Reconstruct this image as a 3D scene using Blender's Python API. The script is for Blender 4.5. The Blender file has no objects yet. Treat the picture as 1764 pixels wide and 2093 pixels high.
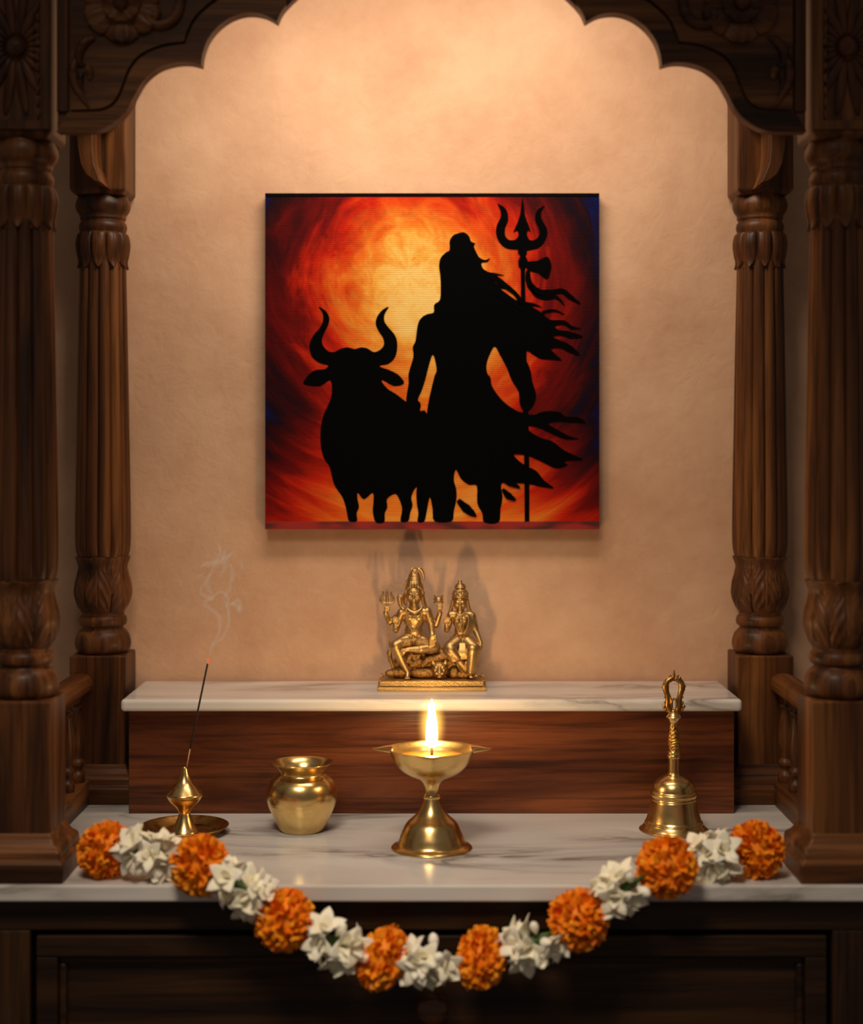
import bpy, bmesh, math, random
from mathutils import Vector, Matrix, noise as mnoise
from mathutils.geometry import tessellate_polygon
PI = math.pi
SC = bpy.context.scene
COL = SC.collection

# ---------------------------------------------------------------- measures
H = 0.42            # eye height above the marble counter
F = 3286.0          # focal length in pixels of the 1764x2093 frame
EYE = 915.0         # pixel row of the horizon
TOP = 0.80          # height of the counter above the floor
def dist(k): return F * H / k
def at(px, py, k):
    s = H / k
    return Vector(((px - 882) * s, F * s, TOP + H - (py - EYE) * s))

# ---------------------------------------------------------------- camera
cam_d = bpy.data.cameras.new('camera'); cam = bpy.data.objects.new('camera', cam_d); COL.objects.link(cam)
cam.location = (0, 0, TOP + H); cam.rotation_euler = (PI / 2, 0, 0)
cam_d.sensor_fit = 'VERTICAL'; cam_d.sensor_height = 36; cam_d.lens = 36 * F / 2093
cam_d.shift_y = (EYE - 1046.5) / 2093
cam_d.clip_start = 0.05; cam_d.clip_end = 50
cam_d.dof.use_dof = True; cam_d.dof.focus_distance = 1.80; cam_d.dof.aperture_fstop = 2.6
SC.camera = cam

# ---------------------------------------------------------------- world, lights, exposure
wd = bpy.data.worlds.new('room_ambience'); SC.world = wd; wd.use_nodes = True
bg = wd.node_tree.nodes['Background']; bg.inputs[0].default_value = (1.0, 0.86, 0.74, 1); bg.inputs[1].default_value = 0.10
def area(name, loc, target, sx, sy, power, col, spread=PI):
    l = bpy.data.lights.new(name, 'AREA'); l.shape = 'RECTANGLE'; l.size = sx; l.size_y = sy
    l.energy = power; l.color = col; l.spread = spread
    o = bpy.data.objects.new(name, l); COL.objects.link(o); o.location = loc
    o.rotation_euler = (Vector(target) - Vector(loc)).to_track_quat('-Z', 'Y').to_euler()
    return o
area('canopy_lamp', (0, 1.62, TOP + 1.02), (0, 1.97, TOP + 0.66), 0.50, 0.12, 2.4, (1.0, 0.84, 0.67), math.radians(130))
area('front_fill_light', (-0.25, 0.60, TOP + 1.35), (0, 1.55, TOP - 0.14), 0.40, 0.40, 1.75, (1.0, 0.85, 0.68), math.radians(56))  # added fill light out of view, brightens the garland and marble front edge
FLAME_POWER = 215
SC.view_settings.view_transform = 'Standard'; SC.view_settings.look = 'None'
SC.view_settings.gamma = 1; SC.view_settings.use_curve_mapping = False
SC.view_settings.exposure = 0.0
SC.cycles.use_denoising = True
SC.cycles.max_bounces = 10; SC.cycles.transparent_max_bounces = 32; SC.cycles.sample_clamp_indirect = 4.0; SC.cycles.caustics_reflective = False

# ---------------------------------------------------------------- materials
def lin(r, g, b):
    f = lambda c: (c / 255 / 12.92) if c / 255 <= 0.04045 else ((c / 255 + 0.055) / 1.055) ** 2.4
    return (f(r), f(g), f(b), 1)
class NT:
    def __init__(s, name):
        s.m = bpy.data.materials.new(name); s.m.use_nodes = True
        s.t = s.m.node_tree; s.b = s.t.nodes['Principled BSDF']; s.out = s.t.nodes['Material Output']
    def n(s, typ, **kw):
        x = s.t.nodes.new(typ)
        for k, v in kw.items():
            if k.startswith('i_'):
                key = k[2:]; key = int(key) if key.isdigit() else key.replace('_', ' ')
                x.inputs[key].default_value = v
            else: setattr(x, k, v)
        return x
    def l(s, a, b): s.t.links.new(a, b)
    def ramp(s, fac, stops, interp='LINEAR'):
        r = s.n('ShaderNodeValToRGB'); r.color_ramp.interpolation = interp
        e = r.color_ramp.elements
        while len(e) < len(stops): e.new(0.5)
        for x, (p, c) in zip(e, stops): x.position = p; x.color = c if len(c) == 4 else (*c, 1)
        s.l(fac, r.inputs[0]); return r.outputs[0]
    def math(s, op, a, b=None, c=None):
        x = s.n('ShaderNodeMath', operation=op)
        for i, v in enumerate((a, b, c)):
            if v is None: continue
            if isinstance(v, (int, float)): x.inputs[i].default_value = v
            else: s.l(v, x.inputs[i])
        return x.outputs[0]
    def mix(s, fac, a, b, blend='MIX'):
        x = s.n('ShaderNodeMix', data_type='RGBA', blend_type=blend)
        for i, v in ((0, fac), (6, a), (7, b)):
            if isinstance(v, (int, float)): x.inputs[i].default_value = v
            elif isinstance(v, tuple): x.inputs[i].default_value = v
            else: s.l(v, x.inputs[i])
        return x.outputs[2]
    def bump(s, h, strength, dist_=0.001):
        x = s.n('ShaderNodeBump', i_Strength=strength, i_Distance=dist_); s.l(h, x.inputs['Height']); s.l(x.outputs[0], s.b.inputs['Normal'])
    def set(s, **kw):
        for k, v in kw.items(): s.b.inputs[k.replace('_', ' ')].default_value = v
        return s
def obj_coords(t, scale, rnd=True):
    tc = t.n('ShaderNodeTexCoord'); v = tc.outputs['Object']
    if rnd:
        oi = t.n('ShaderNodeObjectInfo'); ad = t.n('ShaderNodeVectorMath', operation='ADD')
        mu = t.math('MULTIPLY', oi.outputs['Random'], 7.0)
        t.l(v, ad.inputs[0]); t.l(mu, ad.inputs[1]); v = ad.outputs[0]
    mp = t.n('ShaderNodeMapping'); mp.inputs['Scale'].default_value = scale; t.l(v, mp.inputs[0])
    return mp.outputs[0]

def wood(name, axis, dark, mid, light, rough=0.45, bump=0.25, coat=0.06, coarse=1.0):
    t = NT(name)
    sc = [22.0 * coarse] * 3; sc['XYZ'.index(axis)] = 1.6 * coarse
    v = obj_coords(t, sc)
    n1 = t.n('ShaderNodeTexNoise', i_Scale=1.0, i_Detail=6.0, i_Roughness=0.6, i_Distortion=1.1); t.l(v, n1.inputs['Vector'])
    sc2 = [170.0] * 3; sc2['XYZ'.index(axis)] = 6.0
    n2 = t.n('ShaderNodeTexNoise', i_Scale=1.0, i_Detail=3.0, i_Roughness=0.6); t.l(obj_coords(t, sc2), n2.inputs['Vector'])
    c = t.ramp(n1.outputs['Fac'], [(0.30, dark), (0.50, mid), (0.72, light)])
    pores = t.ramp(n2.outputs['Fac'], [(0.34, (0.35, 0.33, 0.32)), (0.52, (1, 1, 1))])
    c = t.mix(0.75, c, pores, 'MULTIPLY')
    t.l(c, t.b.inputs['Base Color'])
    t.set(Roughness=rough, Specular_IOR_Level=0.25, Coat_Weight=coat, Coat_Roughness=0.25)
    h = t.math('ADD', t.math('MULTIPLY', n1.outputs['Fac'], 0.5), n2.outputs['Fac'])
    t.bump(h, bump, 0.0015)
    return t.m
WD, WM, WL = lin(33, 17, 7), lin(92, 52, 23), lin(140, 89, 44)
M = {}
M['wood_z'] = wood('carved_wood_upright', 'Z', WD, WM, WL)
M['wood_x'] = wood('carved_wood_across', 'X', WD, WM, WL)
M['wood_y'] = wood('carved_wood_deep', 'Y', WD, WM, WL)
M['step_wood'] = wood('step_wood', 'X', lin(28, 12, 5), lin(88, 43, 20), lin(134, 74, 38), 0.4, 0.5, 0.2)
M['knob_wood'] = wood('polished_knob_wood', 'X', lin(60, 32, 15), lin(96, 54, 26), lin(128, 78, 40), 0.28, 0.1, 0.5)
M['cab_x'] = wood('cabinet_wood_across', 'X', lin(20, 11, 5), lin(48, 28, 12), lin(72, 45, 21), 0.5)
M['cab_z'] = wood('cabinet_wood_upright', 'Z', lin(20, 11, 5), lin(48, 28, 12), lin(72, 45, 21), 0.5)

def marble(name):
    t = NT(name)
    v = obj_coords(t, (2.2, 9.0, 12.0), False)
    n1 = t.n('ShaderNodeTexNoise', i_Scale=1.2, i_Detail=6.0, i_Roughness=0.58, i_Distortion=0.9); t.l(v, n1.inputs['Vector'])
    n2 = t.n('ShaderNodeTexNoise', i_Scale=0.9, i_Detail=3.0, i_Roughness=0.5); t.l(v, n2.inputs['Vector'])
    ridge = t.math('ABSOLUTE', t.math('SUBTRACT', n1.outputs['Fac'], 0.5))
    vein = t.ramp(ridge, [(0.0, (1, 1, 1)), (0.03, (0.5, 0.5, 0.5)), (0.14, (0, 0, 0))])
    msk = t.ramp(n2.outputs['Fac'], [(0.44, (0, 0, 0)), (0.58, (1, 1, 1))])
    f = t.math('MULTIPLY', vein, msk)
    base = t.ramp(n2.outputs['Fac'], [(0.3, lin(206, 198, 190)), (0.6, lin(232, 227, 220))])
    c = t.mix(t.math('MULTIPLY', f, 0.85), base, lin(104, 90, 80))
    t.l(c, t.b.inputs['Base Color']); t.set(Roughness=0.13, Specular_IOR_Level=0.5)
    return t.m
M['marble'] = marble('veined_marble')

def plaster():
    t = NT('peach_plaster')
    v = obj_coords(t, (1, 1, 1), False)
    n1 = t.n('ShaderNodeTexNoise', i_Scale=6.5, i_Detail=8.0, i_Roughness=0.68); t.l(v, n1.inputs['Vector'])
    n2 = t.n('ShaderNodeTexNoise', i_Scale=42.0, i_Detail=6.0, i_Roughness=0.6, i_Distortion=0.6); t.l(v, n2.inputs['Vector'])
    n3 = t.n('ShaderNodeTexNoise', i_Scale=260.0, i_Detail=3.0); t.l(v, n3.inputs['Vector'])
    c = t.ramp(n1.outputs['Fac'], [(0.3, lin(196, 150, 118)), (0.7, lin(222, 180, 146))])
    t.l(c, t.b.inputs['Base Color']); t.set(Roughness=0.85, Specular_IOR_Level=0.2)
    h = t.math('ADD', t.math('MULTIPLY', n2.outputs['Fac'], 1.0), t.math('MULTIPLY', n3.outputs['Fac'], 0.12))
    t.bump(h, 0.32, 0.004)
    return t.m
M['plaster'] = plaster()

def brass(name, col, rough, bump=0.0, scale=120, mottle=0.0, col2=None):
    t = NT(name); t.set(Metallic=1.0, Roughness=rough)
    v = obj_coords(t, (1, 1, 1))
    n1 = t.n('ShaderNodeTexNoise', i_Scale=float(scale), i_Detail=4.0, i_Roughness=0.6); t.l(v, n1.inputs['Vector'])
    c = t.ramp(n1.outputs['Fac'], [(0.35, col2 or col), (0.6, col)])
    t.l(c, t.b.inputs['Base Color'])
    r = t.n('ShaderNodeMapRange', i_3=max(0.05, rough - 0.06), i_4=rough + 0.08); t.l(n1.outputs['Fac'], r.inputs[0]); t.l(r.outputs[0], t.b.inputs['Roughness'])
    if bump: t.bump(n1.outputs['Fac'], bump, 0.0012)
    return t.m
M['brass'] = brass('polished_brass', lin(234, 200, 134), 0.24, 0.03, 60, 0, lin(224, 186, 116))
M['brass_dull'] = brass('worn_brass', lin(196, 150, 82), 0.34, 0.06, 90, 0, lin(150, 104, 50))
M['bronze'] = brass('antique_brass', lin(200, 166, 108), 0.42, 0.05, 500, 0, lin(180, 142, 88))
M['bronze_rough'] = brass('chased_antique_brass', lin(192, 150, 90), 0.42, 0.9, 520, 0, lin(112, 76, 40))
M['bell_chased'] = brass('chased_brass', lin(226, 176, 92), 0.22, 1.0, 240, 0, lin(170, 118, 52))

def simple(name, col, rough=0.6, **kw):
    t = NT(name); t.b.inputs['Base Color'].default_value = col; t.set(Roughness=rough, **kw); return t.m
M['black_paint'] = simple('black_paint', lin(3, 3, 3), 0.8, Specular_IOR_Level=0.04)
M['gap_dark'] = simple('dark_wood_gap', lin(14, 8, 5), 0.8)
M['bamboo'] = simple('bare_bamboo', lin(196, 140, 84), 0.6)
M['incense_paste'] = simple('incense_paste', lin(46, 30, 24), 0.9)
M['wick'] = simple('charred_wick', lin(70, 40, 20), 0.9)
M['oil'] = simple('lamp_oil', lin(222, 160, 60), 0.08, Transmission_Weight=0.0, Coat_Weight=0.5)
M['leaf'] = simple('green_calyx', lin(62, 92, 34), 0.6)
M['string'] = simple('garland_thread', lin(60, 70, 34), 0.9)
M['floor'] = simple('stone_floor', lin(120, 100, 84), 0.5)
def emit(name, col, s):
    t = NT(name); e = t.n('ShaderNodeEmission', i_Strength=s); e.inputs[0].default_value = col
    t.l(e.outputs[0], t.out.inputs['Surface']); return t.m
M['flame'] = emit('flame', (1.0, 0.62, 0.26, 1), FLAME_POWER)
M['ember'] = emit('ember', (1.0, 0.20, 0.07, 1), 0.75)
def glare_halo():  # glowing volume put round the flame to imitate its glare halo
    t = NT('flame_glare_halo'); t.t.nodes.remove(t.b)
    tc = t.n('ShaderNodeTexCoord'); g = t.n('ShaderNodeTexGradient', gradient_type='QUADRATIC_SPHERE')
    t.l(tc.outputs['Object'], g.inputs[0])
    e = t.n('ShaderNodeEmission'); e.inputs[0].default_value = (1.0, 0.50, 0.09, 1)
    t.l(t.math('MULTIPLY', g.outputs[1], 260.0), e.inputs[1]); t.l(e.outputs[0], t.out.inputs['Volume']); return t.m
M['glare_halo'] = glare_halo()
def smoke(name, fac):
    t = NT(name); t.t.nodes.remove(t.b)
    tr = t.n('ShaderNodeBsdfTransparent'); d = t.n('ShaderNodeBsdfDiffuse'); d.inputs[0].default_value = (0.96, 0.94, 0.92, 1)
    tl = t.n('ShaderNodeBsdfTranslucent'); tl.inputs[0].default_value = (0.96, 0.94, 0.92, 1)
    m1 = t.n('ShaderNodeMixShader', i_0=0.5); t.l(d.outputs[0], m1.inputs[1]); t.l(tl.outputs[0], m1.inputs[2])
    m2 = t.n('ShaderNodeMixShader', i_0=fac); t.l(tr.outputs[0], m2.inputs[1]); t.l(m1.outputs[0], m2.inputs[2])
    t.l(m2.outputs[0], t.out.inputs['Surface']); return t.m
M['smoke'] = smoke('incense_smoke', 0.065)
def petal(name, a, b, trans, island=True, rough=0.6):
    t = NT(name); g = t.n('ShaderNodeNewGeometry')
    c = t.ramp(g.outputs['Random Per Island'], [(0.0, a), (1.0, b)]); t.l(c, t.b.inputs['Base Color'])
    t.set(Roughness=rough, Subsurface_Weight=trans, Subsurface_Radius=(0.006, 0.004, 0.002), Subsurface_Scale=0.5, Specular_IOR_Level=0.25); return t.m
M['marigold'] = petal('marigold_petals', lin(236, 110, 6), lin(252, 166, 30), 0.0)
M['jasmine'] = petal('jasmine_petals', lin(248, 240, 214), lin(254, 248, 228), 0.0, True, 0.5)

def painting_mat():
    t = NT('painted_canvas')
    tc = t.n('ShaderNodeTexCoord')
    def rad(cx, cz):
        sub = t.n('ShaderNodeVectorMath', operation='SUBTRACT'); t.l(tc.outputs['Object'], sub.inputs[0]); sub.inputs[1].default_value = (cx, 0, cz)
        sp = t.n('ShaderNodeSeparateXYZ'); t.l(sub.outputs[0], sp.inputs[0]); x, z = sp.outputs[0], sp.outputs[2]
        return x, z, t.math('SQRT', t.math('ADD', t.math('MULTIPLY', x, x), t.math('MULTIPLY', z, z)))
    x, z, r = rad(-0.031, 0.112); x2, z2, r2 = rad(0.012, 0.012)
    inv = t.math('DIVIDE', 1.0, t.math('ADD', r, 0.001))
    ca, sa = t.math('MULTIPLY', x, inv), t.math('MULTIPLY', z, inv)
    def polar(fr, fa, det, seed):
        cv = t.n('ShaderNodeCombineXYZ'); t.l(t.math('MULTIPLY', r, fr), cv.inputs[0])
        t.l(t.math('ADD', t.math('MULTIPLY', ca, fa), seed), cv.inputs[1]); t.l(t.math('MULTIPLY', sa, fa), cv.inputs[2])
        n = t.n('ShaderNodeTexNoise', i_Scale=1.0, i_Detail=det, i_Roughness=0.6, i_Distortion=0.8); t.l(cv.outputs[0], n.inputs['Vector']); return n.outputs['Fac']
    s1, s2 = polar(34, 1.5, 5.0, 0.0), polar(110, 3.2, 4.0, 5.0)
    low = polar(16, 1.0, 4.0, 11.0)
    # radius plus brush strokes; the lower half stays redder, the right side darker
    rr = t.math('MULTIPLY', t.math('ADD', r, r2), 0.5)
    rr = t.math('ADD', rr, t.math('MULTIPLY', t.math('SUBTRACT', s1, 0.5), 0.10))
    rr = t.math('ADD', rr, t.math('MULTIPLY', t.math('SUBTRACT', s2, 0.5), 0.045))
    rr = t.math('ADD', rr, t.math('MULTIPLY', t.math('SUBTRACT', low, 0.5), 0.07))
    below = t.math('MAXIMUM', 0.0, t.math('SUBTRACT', -0.075, z2))
    rr = t.math('SUBTRACT', rr, t.math('MULTIPLY', below, 1.22))
    rp = t.math('MULTIPLY', rr, 3.7)
    c = t.ramp(rp, [(0.18, lin(252, 214, 122)), (0.28, lin(247, 184, 78)), (0.38, lin(240, 136, 42)), (0.47, lin(226, 86, 22)), (0.56, lin(196, 36, 10)),
                    (0.65, lin(116, 12, 8)), (0.75, lin(62, 7, 10)), (0.83, lin(24, 6, 18)), (0.94, lin(6, 17, 82))])
    dk = t.ramp(s2, [(0.30, (0.42, 0.36, 0.36)), (0.55, (1, 1, 1))])
    c = t.mix(t.math('MINIMUM', 0.65, t.math('MULTIPLY', t.math('MAXIMUM', 0.0, t.math('SUBTRACT', rp, 0.28)), 3.5)), c, dk, 'MULTIPLY'); c = t.mix(1.0, c, (0.93, 0.86, 0.84, 1), 'MULTIPLY')
    t.l(c, t.b.inputs['Base Color']); t.set(Roughness=0.7, Specular_IOR_Level=0.08)
    w = t.n('ShaderNodeTexWave', wave_type='BANDS', bands_direction='Z', i_Scale=120.0, i_Distortion=3.0, i_Detail=2.0, i_Detail_Scale=3.0); t.l(tc.outputs['Object'], w.inputs['Vector'])
    t.bump(t.math('ADD', w.outputs['Fac'], t.math('MULTIPLY', s2, 2.0)), 0.35, 0.0008)
    return t.m
M['painting'] = painting_mat()
def red_wrap():
    t = NT('painted_canvas_wrap'); v = obj_coords(t, (16, 60, 60), False)
    n = t.n('ShaderNodeTexNoise', i_Scale=1.0, i_Detail=2.0); t.l(v, n.inputs['Vector'])
    c = t.ramp(n.outputs['Fac'], [(0.40, lin(70, 6, 5)), (0.55, lin(150, 22, 10))]); t.l(c, t.b.inputs['Base Color']); t.set(Roughness=0.6); return t.m
M['wrap'] = red_wrap()
M['wrap_dark'] = simple('dark_canvas_wrap', lin(9, 5, 6), 0.8, Specular_IOR_Level=0.05)

# ---------------------------------------------------------------- object helpers
def link(name, bm, mat, parent=None, smooth=True, loc=None, mats=None, auto=None):
    me = bpy.data.meshes.new(name); bmesh.ops.recalc_face_normals(bm, faces=bm.faces); bm.to_mesh(me); bm.free()
    for m in (mats or [mat]): me.materials.append(m)
    if smooth: me.polygons.foreach_set('use_smooth', [True] * len(me.polygons))
    if auto is not None: me.set_sharp_from_angle(angle=auto)
    o = bpy.data.objects.new(name, me); COL.objects.link(o)
    if parent: o.parent = parent
    if loc is not None: o.location = loc
    return o
def tag(o, label=None, cat=None, group=None, kind=None):
    for k, v in (('label', label), ('category', cat), ('group', group), ('kind', kind)):
        if v: o[k] = v
    return o
def thing(name, loc, label, cat, group=None):
    o = bpy.data.objects.new(name, None); COL.objects.link(o); o.location = loc; o.empty_display_size = 0.02
    return tag(o, label, cat, group)
def bevel(o, w, seg=2, ang=0.6):
    b = o.modifiers.new('bevel', 'BEVEL'); b.width = w; b.segments = seg; b.limit_method = 'ANGLE'; b.angle_limit = ang
    return o
def copy_tree(o, parent=None):
    c = o.copy(); COL.objects.link(c); c.parent = parent
    for ch in list(o.children): copy_tree(ch, c)
    return c

def box(bm, x0, x1, y0, y1, z0, z1, mi=0):
    v = [bm.verts.new((x, y, z)) for x in (x0, x1) for y in (y0, y1) for z in (z0, z1)]
    for f in ((0, 1, 3, 2), (4, 6, 7, 5), (0, 4, 5, 1), (2, 3, 7, 6), (0, 2, 6, 4), (1, 5, 7, 3)):
        bm.faces.new([v[i] for i in f]).material_index = mi
def lathe(bm, prof, seg=64, c=(0, 0, 0), cap0=False, cap1=False, fn=None):
    """prof: (radius, z) list; fn(theta, i) -> radius factor"""
    rings = []
    for i, (r, z) in enumerate(prof):
        rings.append([bm.verts.new((c[0] + r * (fn(2 * PI * j / seg, i) if fn else 1) * math.cos(2 * PI * j / seg),
                                    c[1] + r * (fn(2 * PI * j / seg, i) if fn else 1) * math.sin(2 * PI * j / seg), c[2] + z)) for j in range(seg)])
    for a, b in zip(rings, rings[1:]):
        for j in range(seg): bm.faces.new((a[j], a[(j + 1) % seg], b[(j + 1) % seg], b[j]))
    if cap0: bm.faces.new(rings[0])
    if cap1: bm.faces.new(rings[-1])
def polar(bm, zs, rf, seg=192, c=(0, 0, 0), caps=True):
    rings = [[bm.verts.new((c[0] + rf(2 * PI * j / seg, z) * math.cos(2 * PI * j / seg), c[1] + rf(2 * PI * j / seg, z) * math.sin(2 * PI * j / seg), c[2] + z)) for j in range(seg)] for z in zs]
    for a, b in zip(rings, rings[1:]):
        for j in range(seg): bm.faces.new((a[j], a[(j + 1) % seg], b[(j + 1) % seg], b[j]))
    if caps: bm.faces.new(rings[0]); bm.faces.new(rings[-1])
def cr(pts, n=6, closed=False):
    """Catmull-Rom through points of any dimension"""
    pts = [Vector(p) for p in pts]; out = []; N = len(pts)
    rng = range(N if closed else N - 1)
    for i in rng:
        p0 = pts[(i - 1) % N] if closed or i > 0 else pts[0]; p1 = pts[i]; p2 = pts[(i + 1) % N]
        p3 = pts[(i + 2) % N] if closed or i + 2 < N else pts[-1]
        for j in range(n):
            t = j / n
            out.append(0.5 * ((2 * p1) + (p2 - p0) * t + (2 * p0 - 5 * p1 + 4 * p2 - p3) * t * t + (3 * p1 - p0 - 3 * p2 + p3) * t ** 3))
    if not closed: out.append(pts[-1].copy())
    return out
def interp(prof, n=6): return [tuple(v) for v in cr([(r, z) for r, z in prof], n)]
def tube(bm, pts, rad, seg=10, flat=1.0, flat_dir=None):
    pts = [Vector(p) for p in pts]; N = len(pts)
    R = rad if callable(rad) else ((lambda t: rad) if isinstance(rad, (int, float)) else (lambda t: rad[min(len(rad) - 2, int(t * (len(rad) - 1)))] * (1 - (t * (len(rad) - 1) - min(len(rad) - 2, int(t * (len(rad) - 1))))) + rad[min(len(rad) - 1, min(len(rad) - 2, int(t * (len(rad) - 1))) + 1)] * (t * (len(rad) - 1) - min(len(rad) - 2, int(t * (len(rad) - 1))))))
    up = None; rings = []
    for i, p in enumerate(pts):
        d = (pts[min(i + 1, N - 1)] - pts[max(i - 1, 0)]); d = d.normalized() if d.length > 1e-9 else Vector((0, 0, 1))
        if up is None: up = d.orthogonal().normalized() if flat_dir is None else Vector(flat_dir)
        if flat_dir is not None: up = Vector(flat_dir)
        a = (up - d * up.dot(d)); a = a.normalized() if a.length > 1e-6 else d.orthogonal().normalized()
        up = a; b = d.cross(a); r = R(i / max(1, N - 1))
        rings.append([bm.verts.new(p + a * (r * flat * math.cos(2 * PI * j / seg)) + b * (r * math.sin(2 * PI * j / seg))) for j in range(seg)])
    for a, b in zip(rings, rings[1:]):
        for j in range(seg): bm.faces.new((a[j], a[(j + 1) % seg], b[(j + 1) % seg], b[j]))
    bm.faces.new(rings[0]); bm.faces.new(rings[-1])
def ell(bm, c, r, u=16, v=10, mat=None):
    m = Matrix.Translation(Vector(c)) @ (mat if mat else Matrix()) @ Matrix.Diagonal((*r, 1))
    bmesh.ops.create_uvsphere(bm, u_segments=u, v_segments=v, radius=1, matrix=m)
def caps(bm, p, rp, q, rq, seg=14):
    """tapered capsule with round ends"""
    p, q = Vector(p), Vector(q); d = q - p; L = d.length; d = d / L if L > 1e-9 else Vector((0, 0, 1))
    pts, rad = [], []
    for i in range(4): a = PI / 2 * i / 4; pts.append(p - d * rp * math.cos(a)); rad.append(max(rp * math.sin(a), rp * 0.06))
    for i in range(5): t = i / 4; pts.append(p + d * L * t); rad.append(rp + (rq - rp) * t)
    for i in range(1, 5): a = PI / 2 * i / 4; pts.append(q + d * rq * math.sin(a)); rad.append(max(rq * math.cos(a), rq * 0.06))
    it = iter(rad); up = d.orthogonal().normalized(); b = d.cross(up); rings = []
    for x in pts:
        r = next(it); rings.append([bm.verts.new(x + up * (r * math.cos(2 * PI * j / seg)) + b * (r * math.sin(2 * PI * j / seg))) for j in range(seg)])
    for a, c in zip(rings, rings[1:]):
        for j in range(seg): bm.faces.new((a[j], a[(j + 1) % seg], c[(j + 1) % seg], c[j]))
    bm.faces.new(rings[0]); bm.faces.new(rings[-1])
def plate(bm, pts, y0, y1, mi=0, back=True):
    """filled outline in the XZ plane between depths y0 (front) and y1 (back)"""
    f = [bm.verts.new((p[0], y0, p[1])) for p in pts]; b = [bm.verts.new((p[0], y1, p[1])) for p in pts]
    n = len(pts)
    for tri in tessellate_polygon([[Vector((p[0], p[1], 0)) for p in pts]]):
        try:
            bm.faces.new([f[i] for i in tri]).material_index = mi
            if back: bm.faces.new([b[i] for i in tri]).material_index = mi
        except ValueError: pass
    for i in range(n): bm.faces.new((f[i], f[(i + 1) % n], b[(i + 1) % n], b[i])).material_index = mi
def prism_x(bm, pts, x0, x1):
    """filled outline in the YZ plane, between x0 and x1"""
    f = [bm.verts.new((x0, p[0], p[1])) for p in pts]; b = [bm.verts.new((x1, p[0], p[1])) for p in pts]; n = len(pts)
    for tri in tessellate_polygon([[Vector((p[0], p[1], 0)) for p in pts]]):
        try: bm.faces.new([f[i] for i in tri]); bm.faces.new([b[i] for i in tri])
        except ValueError: pass
    for i in range(n): bm.faces.new((f[i], f[(i + 1) % n], b[(i + 1) % n], b[i]))
def square_rings(bm, prof):
    """stack of square outlines (half width, z)"""
    rings = [[bm.verts.new((sx * h, sy * h, z)) for sx, sy in ((-1, -1), (1, -1), (1, 1), (-1, 1))] for h, z in prof]
    for a, b in zip(rings, rings[1:]):
        for j in range(4): bm.faces.new((a[j], a[(j + 1) % 4], b[(j + 1) % 4], b[j]))
    bm.faces.new(rings[0]); bm.faces.new(rings[-1])

# ================================================================ setting
bm = bmesh.new(); yw = dist(699); box(bm, -1.6, 1.6, yw, yw + 0.12, 0, 2.6)
tag(link('wall_back', bm, M['plaster'], smooth=False), kind='structure')
bm = bmesh.new(); box(bm, -1.6, 1.6, 0.4, yw + 0.12, -0.05, 0)
tag(link('floor', bm, M['floor'], smooth=False), kind='structure')

YF = dist(884)      # front face of the front columns
YR = dist(725)      # front face of the rear columns
HB = 0.0333         # half width of a column block

# ================================================================ cabinet, counter, step
yc = dist(886)
t = thing('shrine_cabinet', (0, yc, 0), 'dark brown wooden shrine cabinet carrying the white marble counter', 'cabinet')
def c2(px, py): k = 886; s = H / k; return (px - 882) * s, TOP + H - (py - EYE) * s
zt = TOP - 0.0160
gx, gz = c2(68, 1908); gx2 = -gx
bm = bmesh.new(); box(bm, -0.55, 0.55, 0.034, 0.40, 0.0, zt); link('carcass', bm, M['cab_x'], t, smooth=False)
bm = bmesh.new(); box(bm, -0.55, 0.55, 0.0, 0.034, gz + 0.003, zt); bevel(link('top_rail', bm, M['cab_x'], t, smooth=False), 0.0015)
for s in (-1, 1):
    bm = bmesh.new(); a, b = sorted((s * 0.55, s * (gx2 + 0.003))); box(bm, a, b, 0.0, 0.034, 0.0, gz + 0.003); bevel(link('stile', bm, M['cab_z'], t, smooth=False), 0.0015)
bm = bmesh.new(); box(bm, gx - 0.003, gx2 + 0.003, 0.0, 0.034, 0.0, gz - 0.34); link('bottom_rail', bm, M['cab_x'], t, smooth=False)
# drawer front: outer frame, sunk moulding, raised panel
zb = gz - 0.336
def frame(bm, x0, x1, z0, z1, w, y0, y1):
    box(bm, x0, x1, y0, y1, z1 - w, z1); box(bm, x0, x1, y0, y1, z0, z0 + w)
    box(bm, x0, x0 + w, y0, y1, z0 + w, z1 - w); box(bm, x1 - w, x1, y0, y1, z0 + w, z1 - w)
dx0, dx1, dz1 = gx + 0.0025, gx2 - 0.0025, gz - 0.0025
bm = bmesh.new(); frame(bm, dx0, dx1, zb, dz1, 0.021, 0.001, 0.030)
dr = bevel(link('drawer_front', bm, M['cab_x'], t, smooth=False), 0.0015)
bm = bmesh.new(); frame(bm, dx0 + 0.021, dx1 - 0.021, zb + 0.021, dz1 - 0.021, 0.0075, 0.005, 0.030); bevel(link('panel_moulding', bm, M['cab_x'], dr, smooth=False), 0.003, 3)
bm = bmesh.new(); box(bm, dx0 + 0.0285, dx1 - 0.0285, 0.012, 0.030, zb + 0.0285, dz1 - 0.0285); link('inset_panel', bm, M['cab_x'], dr, smooth=False)
kx, kz = c2(884, 2056)
bm = bmesh.new()
kp = interp([(0.0085, 0.0), (0.0065, 0.006), (0.0085, 0.010), (0.0150, 0.017), (0.0155, 0.022), (0.0105, 0.0275), (0.0004, 0.0285)], 5)
lathe(bm, kp, 40); bmesh.ops.rotate(bm, verts=bm.verts, matrix=Matrix.Rotation(PI / 2, 3, 'X')); bmesh.ops.translate(bm, verts=bm.verts, vec=(kx, 0.012, kz))
link('drawer_knob', bm, M['knob_wood'], dr)

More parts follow.
